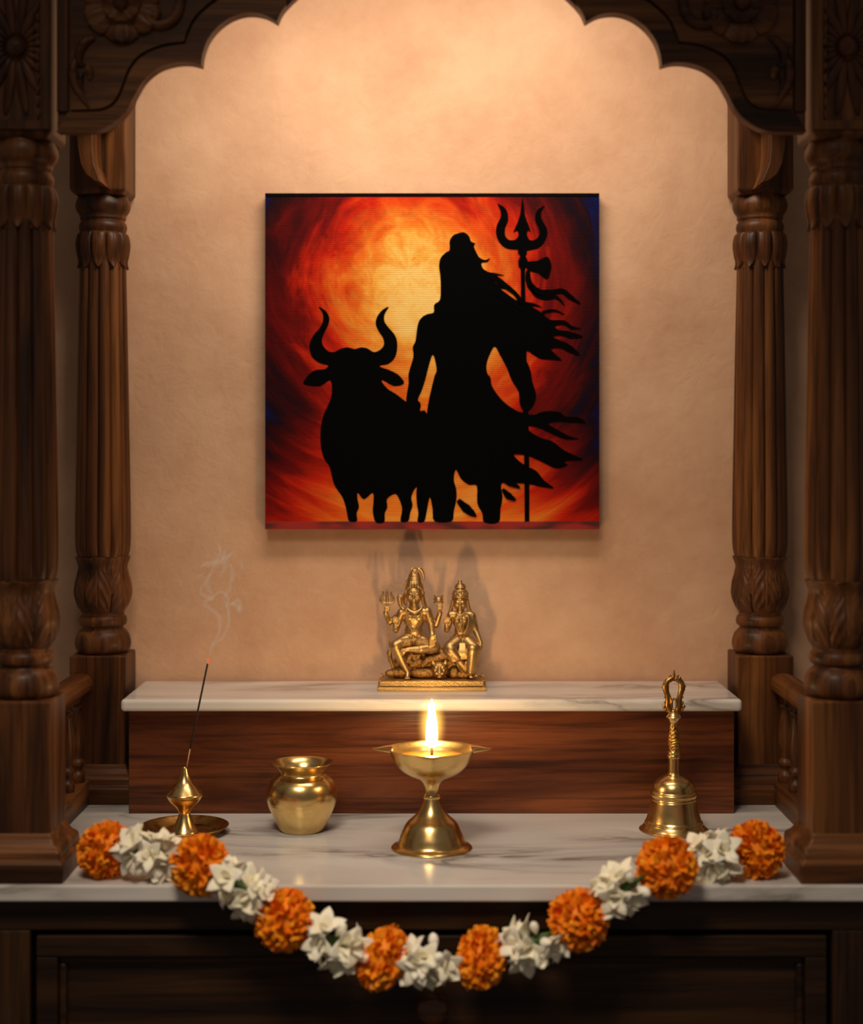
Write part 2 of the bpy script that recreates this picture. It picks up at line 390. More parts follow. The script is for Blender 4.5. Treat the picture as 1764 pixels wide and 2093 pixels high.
bm = bmesh.new(); box(bm, -0.58, 0.58, dist(895), yw - 0.002, zt, TOP)
o = link('marble_counter', bm, M['marble'], smooth=False); bevel(o, 0.0022, 3)
tag(o, 'broad white marble counter slab with grey veins on the dark cabinet', 'counter')

ks, zs = 748, 0.3197 * H
x0 = at(263, 1600, ks).x
zsb = H - (1455 - EYE) * H / 757
bm = bmesh.new(); box(bm, x0, -x0, dist(ks), yw - 0.003, TOP, TOP + zsb)
o = link('wooden_step', bm, M['step_wood'], smooth=False); bevel(o, 0.001)
tag(o, 'reddish brown wooden plinth box against the wall under the marble shelf', 'plinth')
xs = at(246, 1440, 757).x
bm = bmesh.new(); box(bm, xs, -xs, dist(757), yw - 0.003, TOP + zsb, TOP + zs)
o = link('marble_shelf', bm, M['marble'], smooth=False); bevel(o, 0.0042, 4)
tag(o, 'white marble shelf with rounded edges on the reddish wooden plinth', 'shelf')

# ================================================================ columns
def zr(y): return H - (y - EYE) * H / 712
def hr(p): return p * H / 712
prof_base = interp([(hr(46), zr(1333.5)), (hr(54), zr(1325)), (hr(56.5), zr(1311)), (hr(52), zr(1294)), (hr(42), zr(1283)), (hr(41), zr(1279)), (hr(46.5), zr(1275)),
                    (hr(48.5), zr(1267)), (hr(46.5), zr(1259)), (hr(42.5), zr(1256)), (hr(43), zr(1252)), (hr(42), zr(1248))], 6)
def curve1(pts):
    P = sorted((z, r) for r, z in pts)
    def f(z):
        if z <= P[0][0]: return P[0][1]
        for (a, ra), (b, rb) in zip(P, P[1:]):
            if z <= b: u = (z - a) / (b - a); return ra + (rb - ra) * u
        return P[-1][1]
    return f
vase_r = curve1(interp([(hr(42), zr(1252)), (hr(52), zr(1236)), (hr(58.5), zr(1212)), (hr(57), zr(1192)), (hr(51.5), zr(1168)), (hr(51), zr(1155)), (hr(55), zr(1143)), (hr(58), zr(1136))], 8))
shaft_r = curve1(interp([(hr(48), zr(1160)), (hr(51), zr(1138)), (hr(55.5), zr(1115)), (hr(56), zr(1050)), (hr(53.5), zr(900)), (hr(50), zr(700)), (hr(47), zr(560)), (hr(46), zr(470))], 8))
def reed(th, n): return abs(math.sin(n * th / 2)) ** 0.55
def shaft_f(th, z):
    k = min(1, max(0, (z - zr(1150)) / 0.012))
    return shaft_r(z) * (1 - 0.13 * k * (1 - reed(th, 12)))
lotus_o = curve1(interp([(hr(45), zr(477)), (hr(51), zr(482)), (hr(54.5), zr(500)), (hr(52.5), zr(520)), (hr(49.5), zr(535)), (hr(50.5), zr(545)), (hr(53), zr(551))], 8))
def lotus_f(th, z):
    N = 10; v = (zr(477) - z) / (zr(477) - zr(551)); base = shaft_r(z) * 0.95; o = lotus_o(z); best = 0.0
    for off, tip, top in ((0.0, 1.0, 1.0), (0.5, 0.86, 0.42)):
        u = ((th / (2 * PI) * N + off) % 1.0) * 2 - 1
        w = 0.97 if v < 0.5 else 0.97 * max(0.0, 1 - ((v - 0.5) / (tip - 0.5)) ** 2.4) ** 0.75 if v < tip else 0.0
        if off: w *= 0.8
        if w > 0 and abs(u) < w:
            e = (1 - (abs(u) / w) ** 2.6) ** 0.55
            rib = 0.06 * math.exp(-(u / 0.08) ** 2) * (1 if v > 0.15 else v / 0.15)
            best = max(best, top * (0.30 + 0.70 * e) - rib)
    return base + (o * 1.015 - base) * best
def vase_f(th, z):
    N = 6; o = vase_r(z); v = (z - zr(1252)) / (zr(1136) - zr(1252)); deep = o * 0.115
    best = 0.0
    for off, tip, top in ((0.0, 1.0, 1.0), (0.5, 0.985, 0.90)):
        u = ((th / (2 * PI) * N + off) % 1.0) * 2 - 1
        w = 0.97 if v < 0.55 else 0.97 - 0.42 * ((v - 0.55) / 0.27) ** 1.2 if v < 0.82 else 0.55 + 0.30 * math.sin((v - 0.82) / 0.18 * PI * 0.55) if v < 0.93 else 0.83 * max(0.0, 1 - ((v - 0.93) / (tip - 0.93)) ** 2) ** 0.5 if v < tip else 0.0
        if off: w = 0.0 if v < 0.35 else min(w * 0.9, (v - 0.35) * 1.6)
        if w <= 0 or abs(u) > w: continue
        q = abs(u) / w; e = (1 - q ** 4) ** 0.5
        arch = v * 1.25 + 0.62 * q ** 1.5                       # nested pointed arches
        g = math.cos(2 * PI * arch * 3.1); g = (g if g > 0 else g * 0.5) * (1 if v < 0.72 else max(0, 1 - (v - 0.72) / 0.12)) * min(1, v * 5)
        rib = math.exp(-(u / 0.05) ** 2) if v > 0.1 else 0
        best = max(best, top * (0.40 + 0.50 * e) + 0.17 * g * (1 - rib) - 0.22 * rib * (1 if v < 0.8 else 0.4))
    core = o - deep if v < 0.86 else min(o - deep, shaft_r(z) * 1.0)
    return core + (o - core) * best
prof_cap = interp([(hr(45.5), zr(478)), (hr(47.5), zr(472)), (hr(48.5), zr(466)), (hr(47), zr(459)), (hr(44), zr(455)), (hr(44.5), zr(452)), (hr(46.5), zr(449)), (hr(46.5), zr(445)), (hr(47.5), zr(441)),
                   (hr(53), zr(433)), (hr(55.5), zr(423)), (hr(53.5), zr(412)), (hr(50), zr(404)), (hr(51), zr(399)), (hr(54), zr(393)), (hr(55), zr(388))], 6)
ZB, ZC, ZT = 0.1734, 0.7250, 0.96
def lin_z(a, b, n): return [a + (b - a) * i / n for i in range(n + 1)]
def make_column(front):
    root = thing('carved_column', (0, 0, TOP), None, 'column', 'carved columns of the shrine')
    bm = bmesh.new(); square_rings(bm, [(0.0485, 0.0), (0.0485, 0.0195), (0.0445, 0.0215), (0.0450, 0.026), (0.0435, 0.031), (0.0385, 0.0345), (0.0355, 0.040), (0.0338, 0.046)])
    bevel(link('plinth', bm, M['wood_x'], root, smooth=False), 0.0022, 3, 0.35)
    bm = bmesh.new(); box(bm, -HB, HB, -HB, HB, 0.030, ZB); bevel(link('base_block', bm, M['wood_z'], root, smooth=False), 0.0022, 3)
    bm = bmesh.new(); lathe(bm, prof_base, 72, cap0=True, cap1=True); link('turned_base', bm, M['wood_z'], root)
    bm = bmesh.new(); polar(bm, lin_z(zr(1252), zr(1136), 120), vase_f, 300); link('leaf_carved_vase', bm, M['wood_z'], root, auto=0.9)
    bm = bmesh.new(); polar(bm, lin_z(zr(1160), zr(470), 60), shaft_f, 192); link('reeded_shaft', bm, M['wood_z'], root, auto=0.9)
    bm = bmesh.new(); polar(bm, lin_z(zr(551), zr(477), 90), lotus_f, 300); link('lotus_collar', bm, M['wood_z'], root, auto=0.9)
    bm = bmesh.new(); lathe(bm, prof_cap, 72, cap0=True, cap1=True); link('turned_capital', bm, M['wood_z'], root)
    bm = bmesh.new(); square_rings(bm, [(HB - 0.0045, ZC - 0.004), (HB, ZC + 0.001), (HB, ZT)]); bevel(link('capital_block', bm, M['wood_z'], root, smooth=False), 0.0018, 3)
    if front:
        y = -HB
        bm = bmesh.new()
        def fr(a, b, c, d, w, yo):
            frame(bm, a, b, c, d, w, y - yo, y + 0.001)
        fr(-HB + 0.0005, HB - 0.0005, ZC + 0.004, 0.925, 0.0085, 0.0035)
        # beads down both inner edges
        for s in (-1, 1):
            for i in range(16): ell(bm, (s * 0.0215, y - 0.0012, ZC + 0.018 + i * 0.0118), (0.0022, 0.002, 0.0046), 10, 6)
        cp = link('carved_border', bm, M['wood_z'], root, smooth=True, auto=0.6)
        bm = bmesh.new(); zc_ = 0.42 - (97 - EYE) * H / 884
        ell(bm, (0, y - 0.002, zc_), (0.0095, 0.0065, 0.0095), 24, 14)
        for i in range(20):
            a = 2 * PI * i / 20 + 0.157
            L = 0.058 if abs(math.sin(a)) > 0.55 else 0.019
            L = min(L, 0.0175 / max(0.05, abs(math.cos(a))))
            r0 = 0.010
            c = Vector((math.cos(a) * (r0 + L / 2), y - 0.0005, zc_ + math.sin(a) * (r0 + L / 2)))
            ell(bm, c, (L / 2, 0.0034, 0.0048 if L > 0.03 else 0.0034), 14, 8, Matrix.Rotation(-a, 4, 'Y'))
        link('rosette', bm, M['wood_z'], root)
    else:
        # curved bracket arm reaching forward under the side beam
        bk = lambda p: ((p[0] - 882) * H / 747 + 0.3957, H - (p[1] - EYE) * H / 747)
        pts = [bk(p) for p in ((152, 60), (155, 240), (158, 300), (164, 335), (175, 356), (192, 369), (207, 373), (199, 354), (191, 332), (188, 300), (188, 60))]
        bm = bmesh.new(); plate(bm, pts, -HB - 0.055, -HB + 0.004); bevel(link('bracket', bm, M['wood_z'], root, smooth=False), 0.0012, 2)
    return root
XR, XF = 0.3957, 0.4035
yR, yF = YR + HB, YF + HB
rc = make_column(False); fc = make_column(True)
rc.location = (-XR, yR, TOP); rc['label'] = 'slim carved wooden column against the wall, behind the left handrail'
c = copy_tree(rc); c.location = (XR, yR, TOP); c.scale = (-1, 1, 1); c['label'] = 'slim carved wooden column against the wall, behind the right handrail'
fc.location = (-XF, yF, TOP); fc['label'] = 'near carved wooden column with rosette block at the left picture edge'
c = copy_tree(fc); c.location = (XF, yF, TOP); c['label'] = 'near carved wooden column with rosette block at the right picture edge'

# side beams joining each rear column to its front column
for s, w in ((-1, 'left'), (1, 'right')):
    bm = bmesh.new(); a, b = sorted((s * 0.372, s * 0.428)); box(bm, a, b, yF + HB, yR - HB - 0.0005, TOP + 0.80, TOP + ZT)
    o = link('side_beam', bm, M['wood_y'], smooth=False); bevel(o, 0.002)
    tag(o, 'dark wooden top beam joining the two %s columns above the handrail' % w, 'beam', 'top side beams')

# ================================================================ handrails with balusters
def make_rail():
    root = thing('balustrade', (0, 0, TOP), None, 'handrail', 'low side balustrades')
    y0, y1 = yF + HB + 0.001, yR - HB - 0.001
    bm = bmesh.new()
    prof = interp([(-0.0150, 0.136), (-0.0155, 0.143), (-0.0125, 0.150), (-0.006, 0.1535), (0.006, 0.1535), (0.0125, 0.150), (0.0155, 0.143), (0.0150, 0.136)], 3) + [(0.011, 0.1315), (-0.011, 0.1315)]
    n = len(prof); A = []
    ys = [(y0, 1.0), (y1 - 0.010, 1.0), (y1 - 0.005, 0.97), (y1 - 0.0015, 0.90), (y1, 0.80)]
    for y, k in ys: A.append([bm.verts.new((x * k, y, 0.1425 + (z - 0.1425) * k)) for x, z in prof])
    for p, q in zip(A, A[1:]):
        for j in range(n): bm.faces.new((p[j], p[(j + 1) % n], q[(j + 1) % n], q[j]))
    bm.faces.new(A[0]); bm.faces.new(A[-1])
    link('handrail', bm, M['wood_y'], root, auto=0.7)
    bm = bmesh.new(); box(bm, -0.0125, 0.0125, y0, y1, 0.0, 0.0285); bevel(link('bottom_rail', bm, M['wood_y'], root, smooth=False), 0.002)
    bp = interp([(0.0085, 0.028), (0.0092, 0.033), (0.0088, 0.038), (0.0055, 0.042), (0.0058, 0.045), (0.0085, 0.049), (0.0085, 0.053), (0.0058, 0.0565), (0.0066, 0.062), (0.0090, 0.074), (0.0085, 0.088),
                 (0.0062, 0.105), (0.0052, 0.113), (0.0070, 0.117), (0.0052, 0.1205), (0.0075, 0.126), (0.0075, 0.133)], 5)
    for i in range(5):
        y = y1 - 0.020 - i * 0.054
        bm = bmesh.new(); lathe(bm, bp, 28, (0, y, 0), True, True); link('baluster', bm, M['wood_z'], root)
    return root
r1 = make_rail(); r1.location = (-0.4150, 0, TOP); r1['label'] = 'low wooden balustrade between the two left columns'
r2 = copy_tree(r1); r2.location = (0.4150, 0, TOP); r2['label'] = 'low wooden balustrade between the two right columns'

# ================================================================ scalloped arch
KA = 878; yA = dist(KA); sA = H / KA
def a2(px, py): return ((px - 882) * sA, H - (py - EYE) * sA)
def lobe(pts, n=8): return [tuple(v) for v in cr([a2(*p) for p in pts], n)]
left = lobe([(118, 271), (170, 271), (206, 267), (236, 252), (260, 228), (278, 196), (296, 166), (322, 144), (352, 133), (384, 130), (413, 136)])
left += lobe([(413, 136), (416, 112), (426, 84), (446, 58), (474, 38), (506, 29), (540, 33), (567, 47)])
left += lobe([(567, 47), (578, 24), (600, 0), (640, -34), (690, -56), (736, -60)])
left += lobe([(736, -60), (760, -90), (800, -120), (850, -140), (882, -165)])
xl = -(XF - HB - 0.0045)
right = [(-x, z) for x, z in reversed(left)]
ztop = ZT - 0.004
out = [(xl, ztop), (xl, left[0][1])] + left[1:-1] + right[:-1] + [(-xl, left[0][1]), (-xl, ztop)]
t = thing('scalloped_arch', (0, yA, TOP), 'dark carved wooden scalloped arch spanning the two near columns', 'arch')
bm = bmesh.new(); plate(bm, out, 0.0, 0.0125); bevel(link('arch_board', bm, M['wood_x'], t, smooth=False), 0.0014, 3, 0.5)
inner = lobe([(141, 232), (180, 231), (216, 228), (240, 212), (255, 182), (268, 148), (288, 122), (316, 106), (346, 97), (380, 93)], 6) + lobe([(382, 92), (388, 72), (402, 44), (428, 18), (456, 0), (500, -12), (560, -30), (600, -60)], 6)
# sunk-panel edge line and border: raised strip between outline and inner line
lo = [(xl, left[0][1])] + left[1:8 * 10 + 8 * 7 + 14]
for s in (-1, 1):
    P = lo + list(reversed([(p[0], p[1]) for p in inner]))
    P = [(s * -x, z) for x, z in P] if s == 1 else P
    bm = bmesh.new(); plate(bm, P, -0.0052, 0.0005); bevel(link('border_moulding', bm, M['wood_x'], t, smooth=False), 0.0014, 2, 0.5)
    Q = [(x - 0.0022, z + 0.0028) for x, z in inner]; xe = a2(146, 0)[0]
    Q = [(xe, Q[0][1])] + [q_ for q_ in Q if q_[0] > xe + 0.001] + [(Q[-1][0], ztop), (xe, ztop)]
    if s == 1: Q = [(-x, z) for x, z in Q]
    bm = bmesh.new(); plate(bm, Q, -0.0045, 0.0005); bevel(link('carved_field', bm, M['wood_x'], t, smooth=False), 0.0014, 2, 0.5)
    bm = bmesh.new(); x1 = a2(141, 0)[0]; q = sorted((s * -x1, s * -xl)); box(bm, q[0], q[1], -0.0042, 0.0005, inner[0][1] + 0.001, ztop); bevel(link('edge_fillet', bm, M['wood_z'], t, smooth=False), 0.0012, 2)
    # flower
    def fx(px, py): a = a2(px, py); return (s * -a[0], a[1])
    bm = bmesh.new(); cx, cz = fx(252, 12)
    def carved_petal(a, r0, r1, wid, y, lift):
        nu, nv = 10, 12; g = []
        for i in range(nu + 1):
            u = i / nu; row = []
            for j in range(nv + 1):
                v = j / nv * 2 - 1
                w = wid * (0.45 + 0.55 * math.sin(min(1, u * 1.1) * PI / 2)) * (1 if u < 0.85 else 1 - 0.25 * ((u - 0.85) / 0.15) ** 2)
                L = r0 + (r1 - r0) * u * (1 - 0.10 * v * v + 0.035 * math.cos(v * PI * 3))
                hgt = 0.0042 * (1 - abs(v) ** 3) * (0.55 + 0.45 * u) - 0.0011 * math.cos(v * PI * 3) * u - lift * u
                x_, z_ = L, w * v
                row.append(bm.verts.new((cx + x_ * math.cos(a) - z_ * math.sin(a), y - hgt, cz + x_ * math.sin(a) + z_ * math.cos(a))))
            g.append(row)
        for i in range(nu):
            for j in range(nv): bm.faces.new((g[i][j], g[i][j + 1], g[i + 1][j + 1], g[i + 1][j]))
        rim = g[0] + [r[-1] for r in g[1:]] + g[-1][-2::-1] + [r[0] for r in g[-2:0:-1]]
        low = [bm.verts.new((p.co.x, 0.0006, p.co.z)) for p in rim]
        for i in range(len(rim)): bm.faces.new((rim[i], rim[(i + 1) % len(rim)], low[(i + 1) % len(rim)], low[i]))
    for i in range(6): carved_petal(-PI / 2 + 2 * PI * i / 6, 0.012, 0.0375, 0.0165, -0.0012 - 0.0008 * (i % 2), 0.0)
    for i in range(5): carved_petal(PI / 2 + 2 * PI * i / 5, 0.004, 0.0185, 0.0105, -0.0050, -0.002)
    ell(bm, (cx, -0.010, cz), (0.0075, 0.006, 0.0075), 18, 12)
    link('carved_flower', bm, M['wood_x'], t, loc=(0, -0.0045, 0))
    bm = bmesh.new()
    sc = cr([fx(*p) for p in ((372, -20), (370, 10), (362, 35), (345, 50), (322, 54), (306, 44), (305, 30), (317, 24), (326, 33))], 6)
    tube(bm, [(p[0], -0.0015, p[1]) for p in sc], [0.0050, 0.0052, 0.0048, 0.0040, 0.0036], 12)
    ell(bm, (*[fx(320, 36)[0], -0.003], fx(320, 36)[1]), (0.005, 0.005, 0.005), 12, 8)
    link('carved_scroll', bm, M['wood_x'], t, loc=(0, -0.0045, 0))
    for pts, w in ((((196, 80), (178, 88), (166, 106), (163, 124), (168, 136), (176, 132)), 0.0050), (((180, 138), (186, 152), (186, 166)), 0.0042), (((160, 120), (152, 145), (156, 175), (170, 200), (184, 222)), 0.0046), (((170, 150), (166, 172), (174, 196)), 0.0034)):
        bm = bmesh.new(); cv = cr([fx(*p) for p in pts], 6)
        tube(bm, [(p[0], -0.001, p[1]) for p in cv], [0.002, w, w * 0.9, w * 0.6, 0.0008], 12); link('carved_leaf', bm, M['wood_x'], t, loc=(0, -0.0045, 0))

# ================================================================ canvas painting
KP = 705.5; sP = H / KP
cw, chh = 0.5 * 683 * sP, 0.5 * 687 * sP
cxp, czp = (883.5 - 882) * sP, TOP + H - (738.5 - EYE) * sP
U = 683 * sP / 1647.0
def cc(p): return ((p[0] - 878.5) * U, (891 - p[1]) * U)
bull = [(318, 622), (338, 655), (340, 690), (325, 725), (295, 760), (275, 800), (275, 840), (290, 875), (325, 900), (366, 912), (345, 930), (300, 935), (265, 962), (243, 1000), (280, 1012), (330, 1012), (375, 985), (384, 1040), (372, 1090), (345, 1150),
        (330, 1210), (328, 1300), (345, 1370), (372, 1410), (386, 1470), (402, 1512), (435, 1560), (452, 1610), (460, 1650), (470, 1680), (508, 1680), (506, 1640), (518, 1610), (511, 1570), (512, 1540), (542, 1572), (585, 1540), (588, 1590), (585, 1630), (600, 1685),
        (642, 1685), (645, 1640), (658, 1610), (656, 1570), (695, 1545), (715, 1570), (730, 1620), (722, 1680), (760, 1680), (770, 1640), (782, 1600), (776, 1560), (800, 1512), (860, 1480), (880, 1300), (850, 1145), (815, 1135), (750, 1090), (700, 1052), (660, 1027), (632, 994), (638, 986), (690, 1013),
        (740, 1000), (715, 960), (670, 935), (618, 915), (660, 905), (690, 880), (705, 840), (705, 790), (690, 755), (660, 720), (642, 690), (646, 655), (665, 622), (630, 640), (605, 675), (600, 710), (615, 745), (635, 775), (640, 810), (620, 835), (590, 845), (560, 828), (530, 822), (495, 830), (460, 822), (425, 830),
        (395, 845), (365, 840), (342, 815), (335, 790), (345, 755), (365, 715), (372, 680), (360, 650), (342, 634)]
man = [(1000, 262), (1035, 255), (1060, 275), (1070, 300), (1090, 310), (1084, 325), (1095, 352), (1110, 378), (1140, 392), (1162, 382), (1150, 402), (1122, 406), (1128, 432), (1155, 450), (1200, 458), (1232, 468), (1195, 470), (1212, 492), (1180, 485), (1195, 508), (1250, 520), (1292, 552), (1240, 537), (1205, 535),
       (1240, 572), (1300, 590), (1380, 605), (1418, 626), (1370, 620), (1420, 652), (1460, 686), (1530, 690), (1570, 718), (1612, 728), (1565, 735), (1525, 712), (1485, 718), (1500, 735), (1560, 745), (1622, 770), (1565, 780), (1515, 765), (1475, 772), (1540, 800), (1582, 830), (1606, 862), (1555, 850), (1515, 828), (1465, 830), (1485, 855),
       (1518, 888), (1465, 882), (1415, 880), (1378, 860), (1345, 840), (1335, 872), (1354, 910), (1366, 950), (1372, 990), (1390, 1050), (1385, 1090), (1370, 1120), (1350, 1140), (1380, 1155), (1425, 1138), (1500, 1140), (1540, 1165), (1600, 1168), (1636, 1196), (1570, 1192), (1505, 1188), (1452, 1200), (1500, 1230), (1560, 1262), (1602, 1272),
       (1540, 1276), (1475, 1252), (1400, 1218), (1335, 1212), (1400, 1262), (1470, 1285), (1522, 1325), (1570, 1350), (1622, 1376), (1560, 1380), (1530, 1388), (1545, 1402), (1490, 1420), (1420, 1388), (1350, 1358), (1280, 1352), (1330, 1400), (1390, 1430), (1430, 1478), (1478, 1516), (1415, 1510), (1350, 1496), (1250, 1490), (1218, 1500),
       (1225, 1560), (1215, 1620), (1205, 1686), (1135, 1686), (1125, 1640), (1100, 1590), (1098, 1505), (1060, 1500), (1020, 1470), (995, 1425), (985, 1475), (997, 1520), (998, 1570), (985, 1630), (974, 1680), (890, 1680), (880, 1620), (868, 1562), (858, 1595), (850, 1640), (838, 1682), (806, 1682), (810, 1640), (802, 1590), (802, 1512),
       (830, 1400), (850, 1250), (852, 1150), (862, 1080), (878, 1010), (890, 962), (900, 930), (882, 858), (860, 920), (845, 980), (825, 1040), (808, 1080), (822, 1100), (815, 1138), (782, 1160), (752, 1120), (752, 1060), (762, 1000), (762, 950), (785, 870), (782, 822), (796, 790), (805, 720), (820, 682), (850, 660), (885, 650), (888, 612), (915, 590),
       (920, 540), (918, 470), (912, 420), (920, 382), (945, 355), (964, 342), (964, 300), (980, 272)]
# the opening between body and right arm is reached through a hairline slit at the wrist
i = man.index((1350, 1140))
man[i:i + 1] = [(1350, 1136), (1322, 1128), (1308, 1092), (1304, 1042), (1270, 985), (1245, 922), (1212, 860), (1186, 818), (1160, 862), (1146, 908), (1150, 950), (1166, 972), (1172, 1010), (1200, 1055), (1240, 1098), (1286, 1130), (1316, 1142), (1345, 1150)]
tri = [(1310, 340), (1300, 345), (1303, 362), (1312, 372), (1302, 395), (1305, 430), (1314, 440), (1316, 600), (1320, 900), (1330, 1300), (1334, 1676), (1334, 1680), (1357, 1680), (1357, 1676), (1356, 1300), (1344, 900), (1338, 600), (1336, 440), (1346, 432), (1350, 398), (1338, 372), (1346, 360), (1346, 345),
       (1395, 336), (1428, 308), (1445, 268), (1444, 238), (1428, 210), (1414, 180), (1418, 150), (1432, 124), (1400, 142), (1386, 170), (1388, 205), (1404, 238), (1406, 268), (1388, 290), (1362, 295), (1350, 280), (1345, 262), (1352, 245), (1364, 256), (1354, 222), (1335, 170), (1324, 80), (1311, 170), (1292, 222), (1278, 256), (1296, 247), (1303, 262), (1298, 282), (1280, 294), (1256, 292),
       (1238, 272), (1238, 235), (1252, 200), (1250, 160), (1234, 132), (1200, 114), (1214, 146), (1216, 180), (1200, 212), (1192, 245), (1198, 284), (1220, 318), (1255, 338)]
drum = [(1346, 400), (1395, 396), (1442, 374), (1458, 392), (1466, 420), (1460, 455), (1442, 488), (1400, 455), (1346, 440)]
ribbons = [([(1350, 445), (1352, 490), (1368, 525), (1410, 552), (1470, 550), (1520, 545), (1560, 575), (1606, 606)], [10, 14, 17, 17, 13, 12, 12, 3]), ([(1360, 520), (1385, 560), (1430, 578), (1490, 575), (1530, 615)], [6, 9, 9, 8, 2]), ([(1300, 850), (1312, 830), (1330, 845)], [6, 8, 6]),
           ([(1005, 1575), (1045, 1615), (1075, 1640), (1096, 1656)], [10, 22, 16, 3]), ([(1225, 1520), (1255, 1555), (1290, 1575)], [6, 18, 5]), ([(1225, 1470), (1265, 1490), (1310, 1515)], [14, 18, 4]), ([(1420, 650), (1480, 640), (1530, 660)], [8, 5, 1]), ([(1170, 470), (1215, 500), (1290, 560), (1320, 610)], [16, 14, 10, 12]), ([(1190, 540), (1260, 590), (1340, 640)], [20, 18, 14])]
def ribbon(pts, w):
    c = cr(pts, 6); n = len(c); L, Rr = [], []
    for i, p in enumerate(c):
        d = (c[min(i + 1, n - 1)] - c[max(i - 1, 0)]).normalized(); q = i / (n - 1) * (len(w) - 1); a = int(min(q, len(w) - 2)); ww = w[a] + (w[a + 1] - w[a]) * (q - a)
        nn = Vector((-d.y, d.x)); L.append(tuple(p + nn * ww)); Rr.append(tuple(p - nn * ww))
    return L + Rr[::-1]
bm = bmesh.new()
dep = 0.0182
box(bm, -cw, cw, 0.0, dep, -chh, chh, 0)
# side folds take the wrap material: assign by face direction
for f in bm.faces:
    n = f.calc_center_median()
    if n.y > 0.001: f.material_index = 2 if n.z > 0.01 or abs(n.x) > 0.1 else 1
# painted band where the picture folds round the bottom edge
zb0 = cc((0, 1680))[1]
plate(bm, [(-cw, -chh), (cw, -chh), (cw, zb0), (-cw, zb0)], -0.0003, 0.0, 1, False)
plate(bm, [(-cw, chh - 0.0045), (cw, chh - 0.0045), (cw, chh), (-cw, chh)], -0.0003, 0.0, 2, False)
for P, sm, yo in ((bull, 3, 0.0004), (man, 3, 0.0006), (tri, 2, 0.0008), (drum, 2, 0.0010)): plate(bm, [cc(p) for p in cr(P, sm, True)], -yo, 0.0, 3, False)
for P, w in ribbons: plate(bm, [cc(p) for p in ribbon(P, w)], -0.0012, 0.0, 3, False)
o = link('canvas_painting', bm, None, smooth=False, loc=(cxp, dist(KP), czp), mats=[M['painting'], M['wrap'], M['wrap_dark'], M['black_paint']])
tag(o, 'square canvas painting of a bull and a trident bearer silhouetted against an orange sun', 'painting')

# ================================================================ brass statue of a seated couple
KS = 722; SS = H / 725 / 5.979
def S(cx, cy, d=0.0): return Vector(((cx - 855) * SS, -d * SS, (1985 - cy) * SS))
stat = thing('brass_statue', ((883 - 882) * H / KS, dist(KS), TOP + zs), 'antique brass statue of a seated couple on a pedestal, standing on the marble shelf', 'statue')
bm = bmesh.new()
b0, b1, bt = S(193, 1985).x, S(1517, 1985).x, S(0, 1938).z
box(bm, b0, b1, -0.026, 0.026, 0.0, bt * 0.80); box(bm, b0 + 0.0015, b1 - 0.0015, -0.0248, 0.0248, bt * 0.80, bt)
u0, u1, ut = S(220, 0).x, S(1480, 0).x, S(0, 1858).z
box(bm, u0, u1, -0.0225, 0.0225, bt, ut)
for s in (0, 1):
    x = S(1500, 0).x if s else S(210, 0).x
    box(bm, x - 0.0016, x + 0.0016, 0.004, 0.020, bt, bt + 0.0042); x2 = S(1476, 0).x if s else S(236, 0).x; box(bm, x2 - 0.0014, x2 + 0.0014, 0.004, 0.018, ut, ut + 0.0030)
ped = bevel(link('pedestal', bm, M['bronze'], stat, smooth=False), 0.0006, 2)
bm = bmesh.new(); zm = (bt + ut) / 2; hgt = (ut - bt) * 0.30
for ph in (0, PI):
    tube(bm, [(u0 + (u1 - u0) * i / 160, -0.0226, zm + hgt * math.sin(i / 160 * 2 * PI * 6 + ph)) for i in range(161)], 0.0006, 6)
for i in range(12): ell(bm, (u0 + (u1 - u0) * (i + 0.5) / 12, -0.0226, zm), (0.0024, 0.0009, 0.0010), 10, 6)
for z in (bt + 0.0007, ut - 0.0007): tube(bm, [(u0 + 0.001, -0.0226, z), (u1 - 0.001, -0.0226, z)], 0.0006, 6)
link('carved_frieze', bm, M['bronze'], ped)

class Cast:
    """pieces gathered in one mesh and fused into one continuous cast surface"""
    def __init__(s, k=1.0, off=0): s.bm = bmesh.new(); s.k = k; s.off = off
    def P(s, p): return S(p[0], p[1], (p[2] if len(p) > 2 else 0) + s.off)
    def c(s, a, ra, b, rb): caps(s.bm, s.P(a), ra * s.k * SS, s.P(b), rb * s.k * SS, 22); return s
    def e(s, c, r, rot=None): ell(s.bm, s.P(c), (r[0] * SS, r[2] * SS, r[1] * SS), 24, 16, rot); return s      # r = across, up, deep
    def t(s, pts, r, n=5, seg=8): tube(s.bm, cr([s.P(p) for p in pts], n), [x * SS for x in r] if isinstance(r, (list, tuple)) else r * SS, seg); return s
    def fuse(s, name, parent, voxel=0.00055, smooth=3, mat='bronze'):
        o = link(name, s.bm, M[mat], parent)
        m = o.modifiers.new('fuse', 'REMESH'); m.mode = 'VOXEL'; m.voxel_size = voxel; m.use_smooth_shade = True
        if smooth: q = o.modifiers.new('soften', 'SMOOTH'); q.iterations = smooth; q.factor = 0.5
        return o
    def raw(s, name, parent, mat='bronze'): return link(name, s.bm, M[mat], parent)
def hand_up(C, x, y, d, s=1, k=1.0, lean=0.0):
    """open palm facing the viewer, fingers up"""
    C.e((x, y, d), (34 * k, 42 * k, 17 * k))
    for i, (o, L) in enumerate(((-27, 46), (-9, 58), (9, 54), (27, 42))):
        C.c((x + o * k, y - 28 * k, d), 11.5 * k, (x + o * k * 1.12 + lean, y - (32 + L) * k, d + 5), 9 * k)
    C.c((x + s * 28 * k, y + 10 * k, d + 6), 13 * k, (x + s * 46 * k, y - 28 * k, d + 12), 10 * k)
